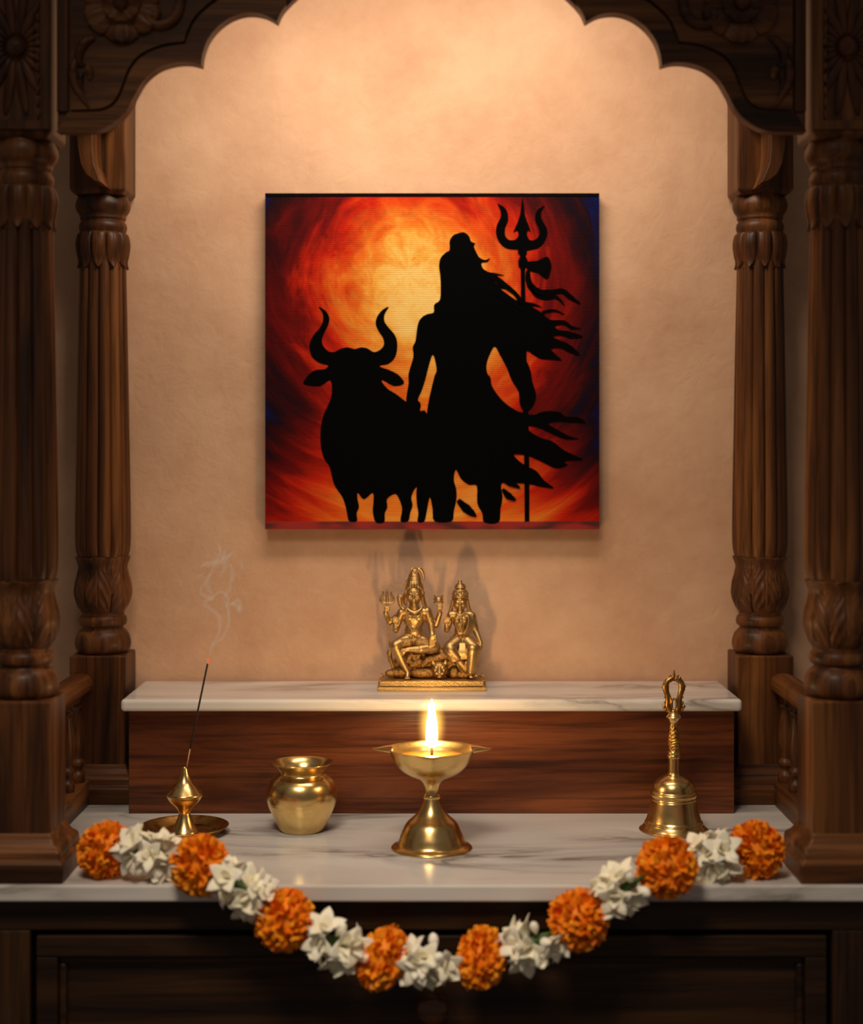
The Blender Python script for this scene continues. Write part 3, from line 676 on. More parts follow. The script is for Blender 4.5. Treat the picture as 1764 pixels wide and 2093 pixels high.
def fist(C, x, y, d, r=30):
    C.e((x, y, d), (r, r * 1.15, r * 0.8))
    for i in range(4): C.c((x - r * 0.7, y - r * 0.85 + i * r * 0.52, d + r * 0.72), 9.5, (x + r * 0.75, y - r * 0.9 + i * r * 0.52, d + r * 0.62), 9)

# ---- seat of rocks and hide
C = Cast()
C.e((690, 1700, -60), (330, 170, 120)).e((760, 1790, 40), (190, 75, 90)).e((1180, 1700, -70), (250, 190, 110)).e((1130, 1790, 50), (75, 80, 70)).e((1240, 1810, 40), (110, 60, 70)).e((480, 1790, -10), (150, 80, 110))
C.e((350, 1800, 40), (75, 48, 60)).c((330, 1545, -10), 26, (345, 1640, 0), 30).c((345, 1640, 0), 26, (375, 1730, 0), 18).e((420, 1790, 50), (60, 50, 60)).e((330, 1560, 0), (30, 45, 26))
C.e((860, 1540, -30), (170, 60, 90)).c((560, 1640, 90), 34, (600, 1560, 90), 46).c((610, 1690, 80), 44, (700, 1650, 95), 52)
seat = C.fuse('rock_seat', stat, 0.0007, 2, 'bronze_rough')
C = Cast()
C.c((1040, 1580, 50), 58, (800, 1630, 100), 46).c((800, 1630, 100), 48, (740, 1690, 90), 36).c((960, 1545, 30), 46, (1060, 1620, 30), 40)
for i in range(7): C.c((820 + i * 34, 1575 - i * 6, 110 - i * 8), 7, (835 + i * 34, 1640 - i * 8, 128 - i * 8), 6)
for i in range(5): C.c((590 + i * 30, 1560, 130), 12, (600 + i * 24, 1640 - abs(i - 2) * 16, 120), 8)
C.fuse('tiger_skin', seat, 0.0006, 2, 'bronze_rough')
C = Cast()
C.e((945, 1740, 120), (88, 98, 70)).e((945, 1775, 180), (48, 40, 36)).e((945, 1735, 186), (22, 44, 24)).e((945, 1765, 214), (24, 14, 10)).e((945, 1820, 168), (40, 22, 30))
for s in (-1, 1):
    C.e((945 + s * 76, 1655, 120), (24, 34, 16)).e((945 + s * 40, 1715, 180), (18, 11, 12)).e((945 + s * 34, 1782, 198), (24, 18, 16)).c((945 + s * 20, 1690, 176), 12, (945 + s * 62, 1690, 160), 12)
for i in range(26):
    a = 2 * PI * i / 26
    C.c((945 + 74 * math.cos(a), 1745 + 84 * math.sin(a), 140), 14, (945 + 104 * math.cos(a), 1745 + 106 * math.sin(a), 100), 7)
    C.c((945 + 56 * math.cos(a + .1), 1738 + 66 * math.sin(a + .1), 172), 10, (945 + 84 * math.cos(a + .1), 1742 + 90 * math.sin(a + .1), 150), 6)
C.fuse('lion_head', seat, 0.00045, 1)

# ---- seated man
C = Cast(1.12)
C.e((637, 1135, 0), (134, 134, 76)).e((630, 1290, 5), (114, 122, 78)).e((630, 1400, 5), (170, 80, 100)).c((505, 1052, 0), 50, (770, 1052, 0), 50).c((637, 1010, 5), 58, (637, 920, 10), 52)
C.e((585, 1120, 50), (58, 48, 34)).e((690, 1120, 50), (58, 48, 34))
C.e((637, 832, 20), (104, 126, 82)).e((637, 895, 40), (66, 52, 58)).c((633, 815, 93), 9, (633, 862, 106), 12).e((633, 868, 103), (21, 10, 12)).e((633, 900, 100), (26, 7, 12)).e((633, 913, 98), (22, 8, 12)).e((633, 935, 86), (26, 16, 18))
for s in (-1, 1):
    C.e((633 + s * 40, 822, 98), (23, 9, 12)).c((633 + s * 18, 797, 106), 6, (633 + s * 66, 800, 88), 5).e((637 + s * 104, 860, 10), (15, 48, 22)).e((637 + s * 108, 912, 15), (14, 18, 14)).e((633 + s * 48, 868, 82), (28, 26, 20))
# front right arm with open palm
C.c((480, 1062, 0), 50, (425, 1200, 10), 42).c((425, 1215, 15), 42, (412, 1262, 60), 36); C.c((412, 1265, 50), 38, (412, 1220, 88), 32); hand_up(C, 412, 1195, 98, 1)
# rear right arm holding the trident
C.c((480, 1080, -40), 40, (330, 1185, -30), 32).c((330, 1185, -30), 33, (285, 1060, 10), 27); fist(C, 304, 1015, 22, 32)
# front left arm hanging, palm out
C.c((795, 1048, 0), 52, (842, 1200, 10), 42).c((842, 1200, 10), 40, (855, 1300, 140), 32); C.e((860, 1335, 172), (44, 48, 18))
for i, (o, L) in enumerate(((-30, 60), (-10, 76), (11, 72), (30, 54))): C.c((858 + o, 1370, 174), 12, (856 + o * 1.05, 1385 + L, 186), 9)
C.c((896, 1330, 176), 14, (906, 1385, 184), 11)
# rear left arm raised with the drum
C.c((770, 1090, -40), 42, (905, 1215, -30), 34).c((905, 1215, -30), 34, (955, 1060, 0), 28); fist(C, 952, 990, 15, 34)
# legs
C.c((545, 1405, 30), 84, (415, 1455, 120), 66).c((412, 1462, 120), 62, (480, 1620, 120), 50).c((480, 1620, 120), 50, (560, 1775, 110), 30)
C.c((560, 1775, 105), 32, (556, 1822, 150), 27).e((556, 1835, 165), (36, 16, 40))
for i in range(5): C.c((530 + i * 13, 1838, 190), 9, (528 + i * 13.5, 1841, 212 - abs(i - 1) * 4), 7)
C.c((730, 1420, 40), 84, (885, 1470, 95), 64).c((890, 1472, 110), 56, (720, 1490, 165), 50).c((720, 1490, 165), 48, (560, 1492, 165), 28)
C.c((560, 1492, 168), 28, (520, 1505, 170), 26).e((512, 1520, 170), (26, 44, 26))
for i in range(5): C.c((500 + i * 3, 1480 + i * 17, 182), 8.5, (486 + i * 4, 1478 + i * 19, 190), 6.5)
man_o = C.fuse('seated_man', stat, 0.0005, 3)
# hair, top knot
C = Cast()
C.e((640, 770, -20), (116, 118, 86)).e((640, 690, -8), (84, 52, 66)).e((640, 640, 0), (72, 40, 62)).e((640, 590, 0), (62, 40, 54)).e((635, 545, 0), (44, 36, 40))
for i in range(13):
    a = PI * (0.02 + 0.96 * i / 12); x0_, y0_ = 637 - 112 * math.cos(a), 838 - 112 * math.sin(a) * 0.93
    C.t([(x0_, y0_ + 6, 92 - 84 * abs(math.cos(a)) ** 2), (637 + (x0_ - 637) * 0.90, y0_ - 30, 88 - 62 * abs(math.cos(a)) ** 2), (640 + (x0_ - 640) * 0.66, 662, 64 - 30 * abs(math.cos(a)) ** 2)], [11, 14, 10])
for y, r in ((650, 76), (628, 72), (604, 66)): C.t([(640 + r * math.cos(q), y, 4 + r * 0.86 * math.sin(q)) for q in [2 * PI * i / 20 for i in range(21)]], 10, 2)
C.t([(610, 580, 45), (600, 540, 40), (625, 512, 20), (650, 530, 20), (640, 575, 48)], [12, 14, 14, 12, 9])
C.t([(668, 560, 30), (690, 522, 25), (720, 535, 20), (742, 580, 12), (752, 640, 5), (758, 660, 0)], [14, 22, 24, 20, 13, 6])
for s, end in ((-1, [(528, 820, -10), (512, 900, -12), (520, 980, -5)]), (1, [(748, 800, -5), (752, 880, 0), (780, 960, 10), (800, 1010, 20)]), (1, [(745, 850, 5), (745, 930, 20), (770, 1000, 30), (775, 1050, 45)]), (-1, [(532, 850, 5), (532, 930, 10), (548, 985, 20)])):
    C.t(end, [20, 20, 15, 7])
hair = C.fuse('coiled_hair', man_o, 0.00045, 1)
C = Cast(); C.t([(488, 692, 20), (505, 708, 20), (530, 705, 20), (548, 680, 20), (546, 650, 20), (528, 632, 20)], [2, 8, 13, 13, 8, 2], 6); C.raw('crescent', hair)
# cobra, collar, bead strings
C = Cast(); C.t([(492, 866, 30), (468, 850, 26), (456, 872, 20), (462, 930, 18), (478, 985, 25), (510, 1020, 45), (540, 1010, 60), (552, 970, 62)], [12, 22, 34, 30, 20, 19, 17, 10]); C.e((462, 880, 20), (36, 44, 16))
C.fuse('cobra', man_o, 0.0005, 1)
C = Cast(); C.t([(548, 985, 40), (572, 1025, 68), (640, 1052, 86), (705, 1028, 70), (728, 985, 42)], [16, 22, 24, 22, 14]); C.t([(715, 1000, 60), (735, 1040, 60), (725, 1085, 72)], [16, 12, 4]); C.raw('neck_ring', man_o)
C = Cast()
for xa, xb, yb, d in ((560, 712, 1125, 96), (545, 725, 1240, 88), (534, 735, 1285, 90)):
    pts = cr([S(xa, 1035, 66), S(xa + 18, (1035 + yb) / 2 + 20, d - 8), S((xa + xb) / 2 - 2, yb, d), S(xb - 18, (1035 + yb) / 2 + 20, d - 8), S(xb, 1040, 66)], 12)
    for p in pts: ell(C.bm, p, (7.5 * SS,) * 3, 8, 6)
C.raw('bead_necklaces', man_o)
C = Cast()
for y, q in ((1130, 0), (1152, 3), (1172, 6)): C.t([(826 + q + 46 * math.cos(a), y - 10 * math.cos(a), 6 + 46 * math.sin(a)) for a in [2 * PI * i / 18 for i in range(19)]], 8, 2)
C.t([(946 + 32 * math.cos(a), 1062 + 8 * math.cos(a), 2 + 32 * math.sin(a)) for a in [2 * PI * i / 16 for i in range(17)]], 6, 2)
C.raw('arm_rings', man_o)
C = Cast(1.2, 4); C.e((632, 1398, 30), (176, 60, 104)).c((470, 1422, 84), 58, (580, 1420, 96), 52).c((690, 1420, 96), 52, (790, 1432, 80), 58)
C.t([(500, 1350, 70), (570, 1372, 108), (632, 1405, 122), (690, 1372, 108), (770, 1350, 70)], 12).e((632, 1348, 104), (22, 20, 10)); C.t([(490, 1378, 100), (560, 1392, 124), (632, 1398, 132), (710, 1392, 124), (780, 1380, 100)], 8)
C.fuse('loincloth', man_o, 0.0005, 1, 'bronze_rough')
# trident and drum
C = Cast(); C.t([(306, 1000, 40), (318, 1150, 52), (332, 1350, 60), (342, 1560, 60)], [12, 12, 11, 10]); C.t([(306, 1005, 40), (306, 960, 40), (306, 930, 40)], 13)
C.t([(306, 935, 40), (304, 860, 40), (304, 800, 40), (306, 740, 40)], [16, 20, 18, 2]).e((306, 945, 40), (22, 10, 22))
for s in (-1, 1): C.t([(306, 930, 40), (306 + s * 40, 938, 40), (306 + s * 76, 915, 40), (306 + s * 74, 872, 40), (306 + s * 50, 835, 40), (306 + s * 50, 800, 40), (306 + s * 68, 778, 40)], [14, 16, 17, 17, 14, 11, 5]).e((306 + s * 32, 888, 40), (15, 20, 10))
C.fuse('trident', man_o, 0.00045, 1)
C = Cast(); bmx = C.bm
pd = interp([(46, -62), (52, -58), (50, -50), (32, -20), (30, 0), (32, 20), (50, 50), (52, 58), (46, 62)], 4)
lathe(bmx, [(r * SS, z * SS) for r, z in pd], 28, (0, 0, 0), True, True); bmesh.ops.rotate(bmx, verts=bmx.verts, matrix=Matrix.Rotation(PI / 2, 3, 'Y')); bmesh.ops.translate(bmx, verts=bmx.verts, vec=S(935, 895, 20))
C.raw('hand_drum', man_o)

# ---- seated woman
C = Cast(1.12)
C.e((1205, 1150, 0), (98, 120, 64)).e((1212, 1290, 0), (84, 110, 62)).e((1215, 1400, 0), (150, 80, 90)).c((1100, 1085, 0), 42, (1330, 1090, 0), 44).c((1200, 1070, 0), 44, (1200, 1010, 8), 40)
C.e((1160, 1150, 44), (46, 44, 34)).e((1250, 1150, 44), (46, 44, 34))
C.e((1200, 936, 20), (85, 104, 66)).e((1200, 990, 35), (50, 40, 46)).c((1198, 915, 78), 7, (1198, 956, 90), 10).e((1198, 960, 87), (17, 8, 10)).e((1198, 986, 84), (20, 6, 10)).e((1198, 996, 82), (17, 7, 10)).e((1198, 1012, 72), (20, 13, 14))
for s in (-1, 1):
    C.e((1198 + s * 33, 922, 80), (19, 8, 10)).c((1198 + s * 14, 900, 86), 5, (1198 + s * 54, 905, 70), 4).e((1198 + s * 40, 960, 66), (22, 20, 16)).e((1200 + s * 80, 950, 10), (12, 34, 18)).e((1200 + s * 82, 992, 16), (14, 16, 14))
C.c((1085, 1090, 0), 42, (1052, 1225, 0), 36).c((1052, 1225, 5), 37, (1036, 1262, 50), 34).c((1036, 1262, 50), 33, (1036, 1215, 78), 30)
hand_up(C, 1036, 1192, 86, 1, 0.98, 4)
C.c((1345, 1100, 0), 46, (1392, 1280, 20), 36).c((1392, 1280, 20), 35, (1450, 1425, 90), 25).e((1445, 1465, 118), (28, 40, 22))
for i, (dx, L) in enumerate(((-26, 74), (-14, 84), (0, 78), (12, 62))): C.c((1445 + dx * 0.6, 1490, 128), 10, (1424 + dx, 1490 + L, 122), 7)
C.c((1425, 1470, 130), 10, (1396, 1508, 142), 7)
C.c((1160, 1425, 30), 84, (1075, 1480, 115), 74).c((1290, 1425, 30), 84, (1365, 1485, 115), 72)
C.c((1075, 1490, 110), 72, (1160, 1600, 110), 56).c((1140, 1580, 90), 66, (1290, 1760, 90), 46).c((1360, 1490, 112), 74, (1338, 1640, 110), 70).c((1338, 1640, 110), 70, (1325, 1765, 100), 60).e((1225, 1530, 60), (140, 110, 80))
C.e((1330, 1820, 140), (26, 22, 52)).e((1392, 1805, 125), (25, 22, 50))
for q in (1330, 1392):
    for i in range(5): C.c((q - 18 + i * 9, 1828 - (15 if q > 1350 else 0), 180), 6.5, (q - 18 + i * 9, 1830 - (15 if q > 1350 else 0), 192), 5)
wom = C.fuse('seated_woman', stat, 0.0005, 3)
# pleats of the skirt, hems and sash
C = Cast(1.12, 16)
for i in range(6): C.t([(1195 + i * 12, 1420, 105), (1188 + i * 15, 1520, 158), (1182 + i * 18, 1618 - abs(i - 2.5) * 3, 152)], [8, 10, 9])
for i in range(5): C.t([(1010 + i * 8, 1500 + i * 22, 150 - i * 5), (1080 + i * 6, 1560 + i * 18, 178 - i * 6), (1175, 1540 + i * 20, 160)], [10, 14, 9])
C.c((1350, 1500, 120), 72, (1335, 1740, 112), 62).c((1085, 1500, 118), 70, (1160, 1590, 120), 56)
for i in range(9): C.t([(1424 - i * 5, 1490 + i * 31, 128), (1350 - i * 3, 1560 + i * 27, 186 - i * 2), (1268 + i * 2, 1520 + i * 27, 150)], [8, 14, 9])
C.t([(1150, 1640, 120), (1180, 1720, 110), (1235, 1780, 100)], [6, 8, 6]).t([(1265, 1640, 150), (1258, 1720, 135), (1300, 1800, 130)], [8, 10, 10]).t([(1265, 1800, 130), (1330, 1795, 158), (1385, 1770, 130)], [8, 10, 8])
C.fuse('pleated_skirt', wom, 0.00045, 1)
C = Cast(1.0, 18)
for i in range(6): C.t([(1268 + i * 16, 1048 + i * 10, 30), (1300 + i * 15, 1120 + i * 18, 56 - i * 4), (1292 + i * 11, 1210 + i * 14, 72 - i * 7), (1242 + i * 8, 1310 + i * 4, 76 - i * 3)], [8, 13, 12, 7])
for i in range(3): C.t([(1330 + i * 16, 1070 + i * 14, 10), (1390 - i * 2, 1130 + i * 22, 8), (1395 - i * 8, 1220 + i * 10, 20)], [9, 14, 10])
C.t([(1150, 1040, 30), (1135, 1120, 66), (1160, 1240, 76), (1205, 1310, 80)], [7, 9, 9, 6])
C.fuse('shoulder_sash', wom, 0.00045, 1)
C = Cast()
for y, r in ((1335, 88), (1355, 92), (1375, 97)): C.t([(1213 + r * math.cos(a), y, r * 0.76 * math.sin(a)) for a in [2 * PI * i / 24 for i in range(25)]], 11, 2)
C.e((1205, 1352, 78), (26, 28, 14)).e((1150, 1350, 62), (14, 16, 12)).e((1262, 1350, 62), (14, 16, 12)).t([(1130, 1385, 85), (1215, 1418, 112), (1300, 1385, 85)], 9)
C.fuse('waist_belt', wom, 0.0005, 1, 'bronze_rough')
C = Cast()
for (xa, xb, y0_, yb, d) in ((1158, 1245, 1050, 1100, 66), (1150, 1258, 1050, 1200, 84), (1150, 1262, 1050, 1295, 80)):
    for p in cr([S(xa, y0_, 42), S(xa + 14, (y0_ + yb) / 2 + 14, d - 8), S((xa + xb) / 2 + 4, yb, d), S(xb - 14, (y0_ + yb) / 2 + 14, d - 8), S(xb, y0_, 42)], 10): ell(C.bm, p, (7 * SS,) * 3, 8, 6)
for i in range(9): C.e((1208 + (i % 2) * 3, 1085 + i * 22, 74 + 10 * math.sin(i * 0.5)), (20 - (i % 3) * 4, 11, 10))
C.raw('jewelled_necklace', wom)
C = Cast()
C.e((1203, 900, -15), (100, 96, 70)).e((1203, 838, 8), (102, 74, 78)).e((1202, 775, 0), (66, 44, 56))
for y, r in ((868, 98), (882, 96), (750, 66), (730, 58), (712, 44)): C.t([(1202 + r * math.cos(a), y - (18 * max(0, math.sin(a)) if y > 800 else 0), 12 + r * 0.80 * math.sin(a)) for a in [2 * PI * i / 24 for i in range(25)]], 9, 2)
C.e((1200, 735, 0), (52, 30, 46)).e((1200, 700, 0), (32, 24, 30)).e((1199, 674, 0), (24, 24, 24)).c((1199, 668, 0), 14, (1199, 648, 0), 5)
C.t([(1200, 765, 74), (1165, 812, 92), (1200, 850, 98), (1236, 812, 92), (1200, 765, 74)], 7).e((1200, 810, 92), (20, 30, 12))
for i in range(13):
    a = PI * (0.06 + 0.88 * i / 12); C.e((1202 - 94 * math.cos(a), 835 - 50 * math.sin(a) * 0.3, 12 + 78 * math.sin(a)), (11, 16, 11)); C.e((1202 - 80 * math.cos(a), 795 - 10 * math.sin(a), 8 + 68 * math.sin(a)), (9, 12, 9))
crown = C.fuse('tall_crown', wom, 0.0004, 1)
C = Cast()
for s, pts in ((-1, [(1112, 900, 0), (1100, 980, -6), (1078, 1050, 0), (1062, 1090, 10)]), (1, [(1292, 900, 0), (1302, 990, -4), (1325, 1050, 0), (1350, 1090, 8)])): C.t(pts, [18, 24, 26, 14])
C.fuse('long_hair', wom, 0.0005, 1)

# ================================================================ oil lamp with flame
KD = 818.6; sd = H / KD / 5.509
lamp = thing('brass_oil_lamp', ((895 / 5.509 + 720 - 882) * H / KD, dist(KD), TOP), 'lit brass oil lamp with a tall white flame, on the marble counter', 'oil lamp')
def dz(Y): return (1838 - Y) * sd
bm = bmesh.new()
pf = interp([(452, 1838), (458, 1832), (455, 1822), (436, 1806), (405, 1790), (385, 1772), (368, 1735), (352, 1690), (330, 1640), (306, 1590), (292, 1566), (268, 1535), (222, 1495), (180, 1455), (145, 1410), (118, 1360), (97, 1310), (84, 1275)], 4)
lathe(bm, [(r * sd, max(0.0, dz(y))) for r, y in pf], 96, cap0=True, cap1=True); link('foot', bm, M['brass'], lamp)
bm = bmesh.new(); pc = interp([(80, 1284), (90, 1276), (96, 1255), (92, 1238), (80, 1230)], 5); lathe(bm, [(r * sd, dz(y)) for r, y in pc], 64, cap0=True, cap1=True); link('collar', bm, M['brass'], lamp)
bm = bmesh.new()
po = interp([(82, 1236), (76, 1200), (78, 1160), (96, 1105), (128, 1070), (180, 1042), (250, 1012), (320, 972), (380, 920), (425, 860), (458, 790), (480, 740), (496, 712)], 4)
pi_ = interp([(496, 712), (488, 709), (474, 722), (455, 760), (430, 792), (380, 830), (200, 880), (4, 890)], 4)
npo = len(po)
def lip(th, i):
    q = i / npo if i < npo else max(0.0, 1 - (i - npo) / 10)
    f = 0
    for c0, amp in ((-PI / 2, 0.13), (PI / 2, 0.05)):
        d = abs((th - c0 + PI) % (2 * PI) - PI); f += amp * max(0.0, 1 - d / 0.42) ** 1.3
    return 1 + f * max(0, min(1, q)) ** 6
lathe(bm, [(r * sd, dz(y)) for r, y in po + pi_[1:]], 128, cap0=True, cap1=True, fn=lip); link('bowl', bm, M['brass'], lamp)
for s in (-1, 1):
    bm = bmesh.new(); tube(bm, cr([(s * 440 * sd, 0, dz(724)), (s * 520 * sd, 0, dz(720)), (s * 600 * sd, 0, dz(722)), (s * 668 * sd, 0, dz(718))], 8), [0.0135, 0.0095, 0.0052, 0.0016], 16, 0.32, (0, 0, 1))
    link('handle', bm, M['brass'], lamp)
bm = bmesh.new(); lathe(bm, [(0.0001, dz(812)), (405 * sd, dz(812)), (410 * sd, dz(816)), (0.0001, dz(818))], 64); link('oil', bm, M['oil'], lamp)
bm = bmesh.new(); tube(bm, [(0, 0, dz(818)), (0.0002, 0, dz(760)), (0, 0, dz(700)), (0, 0, dz(668))], [0.0014, 0.0016, 0.0015, 0.0009], 10); wick = link('wick', bm, M['wick'], lamp)
bm = bmesh.new()
pfl = interp([(2, 700), (30, 692), (52, 655), (61, 600), (62, 545), (58, 480), (50, 405), (40, 330), (28, 260), (15, 205), (2, 166)], 5)
lathe(bm, [(max(0.00004, r * sd), dz(y)) for r, y in pfl], 24, cap0=True, cap1=True); flame = link('flame', bm, M['flame'], lamp)
bm = bmesh.new(); bmesh.ops.create_icosphere(bm, subdivisions=3, radius=1); o = link('flame_glare_halo', bm, M['glare_halo'], lamp, loc=(0, 0, dz(450))); o.scale = (0.0175, 0.0175, 0.036)

# ================================================================ incense holder and stick
KI = 789; si = H / KI / 3.172
inc = thing('incense_holder', ((260 + 372 / 3.172 - 882) * H / KI, dist(KI), TOP), 'small brass incense holder on a round brass saucer, left on the marble counter', 'incense holder')
bm = bmesh.new(); pp = interp([(0.0001, 0.0), (0.030, 0.0), (0.0355, 0.0010), (0.0420, 0.0045), (0.0474, 0.0088), (0.0478, 0.0095), (0.0468, 0.0095), (0.0415, 0.0058), (0.0365, 0.0028), (0.034, 0.0022), (0.0335, 0.0030), (0.0320, 0.0022), (0.0001, 0.0018)], 4); lathe(bm, pp, 80)
link('saucer', bm, M['brass_dull'], inc)
bm = bmesh.new(); iz = lambda Y: (1958 - Y) * si + 0.0015
pv = interp([(92, 1958), (90, 1948), (74, 1925), (58, 1895), (44, 1862), (37, 1838), (36, 1832), (42, 1815), (58, 1790), (84, 1768), (106, 1740), (115, 1722), (120, 1714), (116, 1704)], 4) + interp([(114, 1702), (96, 1680), (78, 1660), (74, 1656), (68, 1650), (52, 1632), (40, 1612), (30, 1588), (23, 1562), (18, 1544), (18, 1538), (14, 1538), (11, 1548)], 4)
lathe(bm, [(r * si, iz(y)) for r, y in pv], 64, cap0=True, cap1=True); link('burner_vase', bm, M['brass'], inc)
org = Vector(inc.location)
def ip(X, Y, d=0.0): return Vector(((X - 372) * si, d, iz(Y)))
stk = thing('incense_stick', org + ip(378, 1550), 'thin dark incense stick with a glowing tip, leaning out of the brass holder', 'incense stick')
b0_ = ip(378, 1550); P = lambda X, Y: ip(X, Y) - b0_
bm = bmesh.new(); tube(bm, [P(381, 1556), P(409, 1412)], 4.2 * si, 10); link('bamboo_end', bm, M['bamboo'], stk)
bm = bmesh.new(); tube(bm, [P(409, 1416) , P(458, 1170), P(522, 862)], 6.3 * si, 12); link('coated_length', bm, M['incense_paste'], stk)
bm = bmesh.new(); tube(bm, [P(521.5, 866), P(526, 840), P(528, 828)], [6.3 * si, 6.3 * si, 2.5 * si], 12); link('glowing_tip', bm, M['ember'], stk)
bm = bmesh.new()
wisps = [([(534, 815), (540, 780), (548, 745), (570, 710), (598, 645), (600, 570), (562, 530), (505, 482), (518, 456), (560, 436), (530, 438), (480, 415), (476, 385), (500, 340), (540, 285), (570, 205), (602, 150), (590, 90)], [2, 4, 5, 4, 4, 5, 7, 7, 5, 5, 7, 5, 4, 5, 5, 6, 7, 3], 0),
         ([(545, 770), (562, 742), (620, 692), (650, 622), (652, 560), (640, 500), (622, 445), (655, 385), (660, 350)], [2, 4, 5, 5, 5, 5, 5, 6, 2], 8),
         ([(655, 540), (650, 495), (690, 486), (722, 528), (726, 500), (715, 462), (690, 468), (668, 492)], [2, 5, 6, 8, 7, 6, 5, 2], 10),
         ([(478, 240), (500, 220), (545, 212), (600, 204), (650, 175), (690, 140)], [2, 5, 7, 8, 7, 3], -6), ([(455, 305), (480, 288), (505, 270)], [1, 3, 1], -4), ([(560, 430), (600, 400), (650, 440), (640, 500)], [2, 4, 5, 3], 4),
         ([(640, 120), (620, 180), (625, 240), (600, 300)], [2, 9, 9, 3], 6), ([(730, 185), (742, 230), (735, 250)], [1, 5, 1], 3), ([(540, 280), (520, 360), (560, 420)], [2, 8, 2], -3), ([(660, 350), (680, 300), (670, 220)], [2, 9, 3], 2)]
for pts, w, d in wisps:
    for kk in (0.7, 1.6, 2.8): tube(bm, cr([ip(x, y, d * 0.001) - b0_ for x, y in pts], 6), [q * si * kk for q in w], 10)
o = link('incense_smoke', bm, M['smoke'], None, loc=tuple(org + b0_))
tag(o, 'faint curling white smoke rising from the incense stick', 'smoke', None, 'stuff')

# ================================================================ water pot
KL = 782; sl = H / KL / 3.172
pot = thing('brass_water_pot', ((260 + 1132 / 3.172 - 882) * H / KL, dist(KL), TOP), 'round bellied brass water pot with flared rim, between incense and lamp', 'pot')
lz = lambda Y: (1962 - Y) * sl
bm = bmesh.new()
pb = interp([(4, 1962), (120, 1962), (140, 1955), (156, 1930), (180, 1880), (208, 1820), (226, 1770), (232, 1730), (228, 1690), (212, 1650), (188, 1622), (164, 1606), (152, 1596)], 5) + interp([(150, 1592), (149, 1584), (158, 1566)], 4)
lathe(bm, [(r * sl, lz(y)) for r, y in pb], 96, cap0=True); link('body', bm, M['brass'], pot)
bm = bmesh.new()
pr = interp([(157, 1568), (168, 1552), (186, 1534), (201, 1524), (203, 1520), (200, 1518), (184, 1529), (165, 1548), (150, 1570), (143, 1590), (160, 1612)], 5); pr += interp([(160, 1612), (200, 1660), (222, 1730), (200, 1820), (4, 1940)], 5)[1:]
lathe(bm, [(r * sl, lz(y)) for r, y in pr], 96); link('flared_rim', bm, M['brass'], pot)

# ================================================================ hand bell
KB = 781.6; sb = H / KB / 5.23
bell = thing('brass_hand_bell', ((1280 + 508 / 5.23 - 882) * H / KB, dist(KB), TOP), 'brass hand bell with an ornate looped handle, on the right of the counter', 'bell')
bz = lambda Y: (1866 - Y) * sb
bm = bmesh.new()
pbell = [(300, 1866), (355, 1866)] + interp([(366, 1862), (369, 1852), (345, 1834), (322, 1806), (312, 1790)], 4) + interp([(312, 1789), (310, 1780), (303, 1777), (300, 1774), (304, 1768), (299, 1760), (294, 1752)], 3) + interp([(293, 1750), (274, 1690), (258, 1620), (246, 1560), (242, 1546)], 4) + interp([(242, 1545), (238, 1538), (243, 1530), (240, 1522)], 3) + \
    interp([(238, 1520), (238, 1500), (246, 1492), (250, 1478), (246, 1464), (238, 1458), (240, 1450), (234, 1442)], 3) + interp([(232, 1440), (226, 1410), (210, 1370), (184, 1335), (150, 1310), (122, 1296)], 4) + interp([(120, 1295), (116, 1288), (98, 1284), (96, 1278), (76, 1274), (64, 1266), (59, 1252)], 3)
lathe(bm, [(r * sb, bz(y)) for r, y in pbell], 96, cap0=True, cap1=True); link('bell_body', bm, M['brass'], bell)
bm = bmesh.new()
ph = interp([(58, 1262), (57, 1180), (57, 1100)], 4) + interp([(57, 1096), (70, 1090), (74, 1076), (70, 1062), (60, 1056), (66, 1042), (66, 1030), (58, 1020)], 4); lathe(bm, [(r * sb, bz(y)) for r, y in ph], 48, cap0=True, cap1=True)
hd = link('handle', bm, M['brass'], bell)
bm = bmesh.new()
pg = interp([(56, 1024), (56, 1000), (62, 960), (66, 925), (62, 895), (55, 850), (50, 800), (45, 740), (46, 715)], 8)
def chase(th, i): return 1 + 0.07 * math.sin(3 * th + i * 0.5) * math.sin(i * 0.42) + 0.05 * math.sin(5 * th - i * 0.9)
lathe(bm, [(r * sb, bz(y)) for r, y in pg], 72, cap0=True, cap1=True, fn=chase); link('chased_grip', bm, M['bell_chased'], hd)
bm = bmesh.new()
pk = interp([(46, 720), (52, 700), (64, 680), (78, 664), (80, 655), (70, 645), (66, 634), (60, 628), (52, 618), (48, 605)], 4); lathe(bm, [(r * sb, bz(y)) for r, y in pk], 48, cap0=True, cap1=True); link('knop', bm, M['brass'], hd)
bm = bmesh.new(); bp_ = lambda X, Y, d=0: ((X - 508) * sb, -d * sb, bz(Y))
